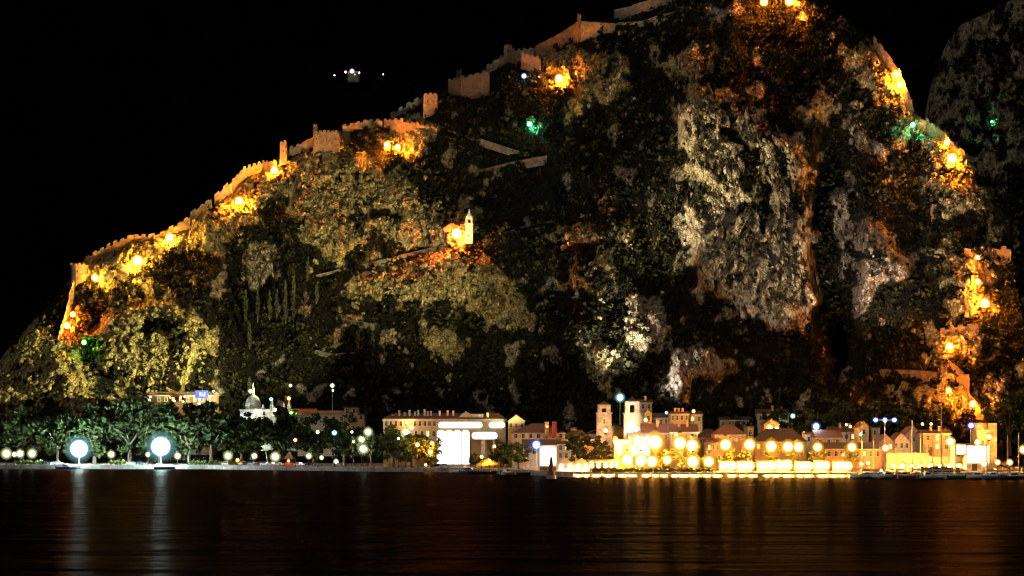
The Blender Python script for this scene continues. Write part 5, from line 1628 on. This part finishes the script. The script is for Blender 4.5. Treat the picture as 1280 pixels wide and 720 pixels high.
def sailboat(px, pym, Y, label, L=10, paint='paint_white', flip=1):
    t = thing('sailboat', label, 'boat', (xat(px, Y), Y, 0.05), R.uniform(-.35, .35) + (0 if flip > 0 else math.pi), 'yachts moored at the right-hand quay')
    b = MB(); b.add(*hull(L, L * .3, 1.1)); b.link('hull', M[paint], t)
    b = MB(); b.prism([(-L * .3, 1.1), (L * .18, 1.15), (L * .1, 1.6), (-L * .05, 1.75), (-L * .28, 1.75)], -L * .09, L * .09); cb = b.link('cabin', M['paint_white'], t)
    b = MB(); b.box(-L * .2, L * .06, -L * .09 - .02, L * .09 + .02, 1.32, 1.55); b.link('window', M['glass_dark'], cb)
    h = zat(pym, Y)
    b = MB(); b.tube((L * .06, 0, 1), (L * .06, 0, h), .12 + .013 * L, .10 + .006 * L); b.link('mast', M['metal_pale'], t)
    b = MB(); b.tube((L * .06, 0, 2.4), (-L * .36, 0, 2.3), .10); bo = b.link('boom', M['metal_pale'], t)
    b = MB(); b.tube((L * .05, 0, 2.6), (-L * .34, 0, 2.5), .22, .16); b.link('furled_sail', M['canvas_white'], bo)
    b = MB()
    for x in (L * .5, -L * .48): b.tube((L * .06, 0, h), (x, 0, 1.3), .018, n=4)
    for y in (-L * .13, L * .13): b.tube((L * .06, 0, h * .97), (L * .04, y, 1.2), .018, n=4)
    b.tube((L * .06, -L * .07, h * .6), (L * .06, L * .07, h * .6), .04, n=5)
    b.link('rigging', M['metal_dark'], t)


for x, ym, L, pt, lab in ((1080, 528, 9, 'paint_white', 'yacht with its mast crossing the narrow gabled house'), (1098, 552, 7, 'paint_blue', 'small blue yacht with a short mast near the wall corner lamp'),
                          (1143, 526, 11, 'paint_white', 'white yacht with a thick tall mast before the town wall'), (1168, 548, 8, 'paint_green', 'dark green yacht before the lit ochre house'),
                          (1180, 508, 12, 'paint_white', 'largest white yacht with the tallest mast'), (1257, 544, 9, 'paint_blue', 'blue yacht moored past the gatehouse'), (1271, 541, 9, 'paint_white', 'white yacht near the right edge'),
                          (1122, 558, 7, 'paint_red', 'small red yacht under the town wall'), (1153, 545, 8, 'paint_white', 'white yacht between the thick mast and the green yacht'),
                          (1196, 550, 8, 'paint_white', 'white yacht just right of the tallest mast'), (1236, 540, 9, 'paint_white', 'white yacht before the footbridge'), (1090, 546, 8, 'paint_white', 'white yacht second from the oval light row')):
    sailboat(x, ym, shore(x) - 7, lab, L, pt, R.choice((1, -1)))


def motorboat(px, Y, label, L=6, paint='paint_white', cabin=True, rot=0, top='paint_white'):
    t = thing('motorboat', label, 'boat', (xat(px, Y), Y, .05), rot, 'small boats at the quay')
    b = MB(); b.add(*hull(L, L * .34, .9)); b.link('hull', M[paint], t)
    if cabin:
        b = MB(); b.prism([(-L * .22, .9), (L * .2, .95), (L * .06, 1.9), (-L * .2, 1.95)], -L * .11, L * .11); c_ = b.link('cabin', M[top], t)
        b = MB(); b.prism([(-L * .17, 1.3), (L * .12, 1.3), (L * .05, 1.75), (-L * .17, 1.75)], -L * .112, L * .112); b.link('window', M['glass_dark'], c_)
    b = MB(); b.box(-L * .5 - .35, -L * .5, -.22, .22, .2, 1.2); b.link('outboard_motor', M['metal_dark'], t)


for a in ((572, shore(572) - 4, 'white open boat moored before the lit shopfront', 6, 'paint_white', False, .2), (587, shore(587) - 5, 'blue cabin boat moored before the lit shopfront', 7, 'paint_blue', True, -.3, 'paint_blue'),
          (610, shore(610) - 5, 'long dark-hulled launch under the palace canopy', 13, 'car_dark', False, 0), (634, shore(634) - 6, 'white cabin boat next to the vivid green tree', 6.5, 'paint_white', True, .9),
          (656, shore(656) - 5, 'dark little boat beside the white cabin boat', 5, 'car_dark', False, .3), (1110, shore(1110) - 8, 'white motorboat below the wall corner lamp', 7, 'paint_white', True, .4),
          (1131, shore(1131) - 9, 'red-hulled motorboat among the yachts', 6, 'paint_red', True, 2.6), (1160, shore(1160) - 10, 'white motorboat among the yachts', 6, 'paint_white', True, .3),
          (1200, shore(1200) - 8, 'low green boat below the gatehouse', 7, 'paint_green', False, 0), (1222, shore(1222) - 8, 'white motorboat below the gatehouse', 7, 'paint_white', True, .1),
          (1240, shore(1240) - 9, 'blue motorboat past the gatehouse', 6, 'paint_blue', True, 3.0), (1268, shore(1268) - 11, 'brown wooden boat near the right edge', 8, 'wood_dark', True, .2),
          (83, shore(83) - 5, 'blue boat moored left of the first dazzling floodlight', 8, 'paint_blue', True, 0), (206, shore(206) - 5, 'blue boat moored under the larger dazzling floodlight', 8, 'paint_blue', False, 0)):
    motorboat(*a)
street_lamp(1101, 588, shore(1101) - 1.0, 'e_cool', .5, 'small blue-white lamp at the quay edge near the wall corner', 'lamps of the yacht quay')
street_lamp(1077, 580, shore(1077) + 2, 'e_warm', .8, 'warm lamp at the end of the oval light row', 'lamps of the yacht quay')
street_lamp(1085, 579, shore(1085) + 3, 'e_warm', .7, 'warm lamp behind the first yacht', 'lamps of the yacht quay')
street_lamp(1230, 580, shore(1230) + 3, 'e_warm', 1.0, 'warm lamp on the yacht quay before the gatehouse', 'lamps of the yacht quay')
street_lamp(1262, 578, shore(1262) + 4, 'e_warm', 1.0, 'warm lamp on the yacht quay near the last masts', 'lamps of the yacht quay')
street_lamp(1247, 578, shore(1247) + 3, 'e_warm', .9, 'warm lamp by the foot of the footbridge', 'lamps of the yacht quay')
# dark channel beacon standing in the water
t = thing('harbour_beacon', 'dark harbour beacon standing in the water before the white tents', 'beacon', (xat(689, 488), 488, 0))
b = MB(); b.lathe([(1.5, -1), (1.5, .9), (1.2, 1.1)], 12); b.link('base', M['quay_stone'], t)
b = MB(); b.lathe([(1.15, 1.1), (.85, 2.4), (.55, 4.4), (.42, 5.6)], 12); b.link('tower', M['wood_dark'], t)
b = MB(); b.lathe([(.6, 5.6), (.6, 5.75), (.3, 5.8), (.3, 6.3), (.05, 6.7)], 10); b.link('lantern', M['metal_dark'], t)
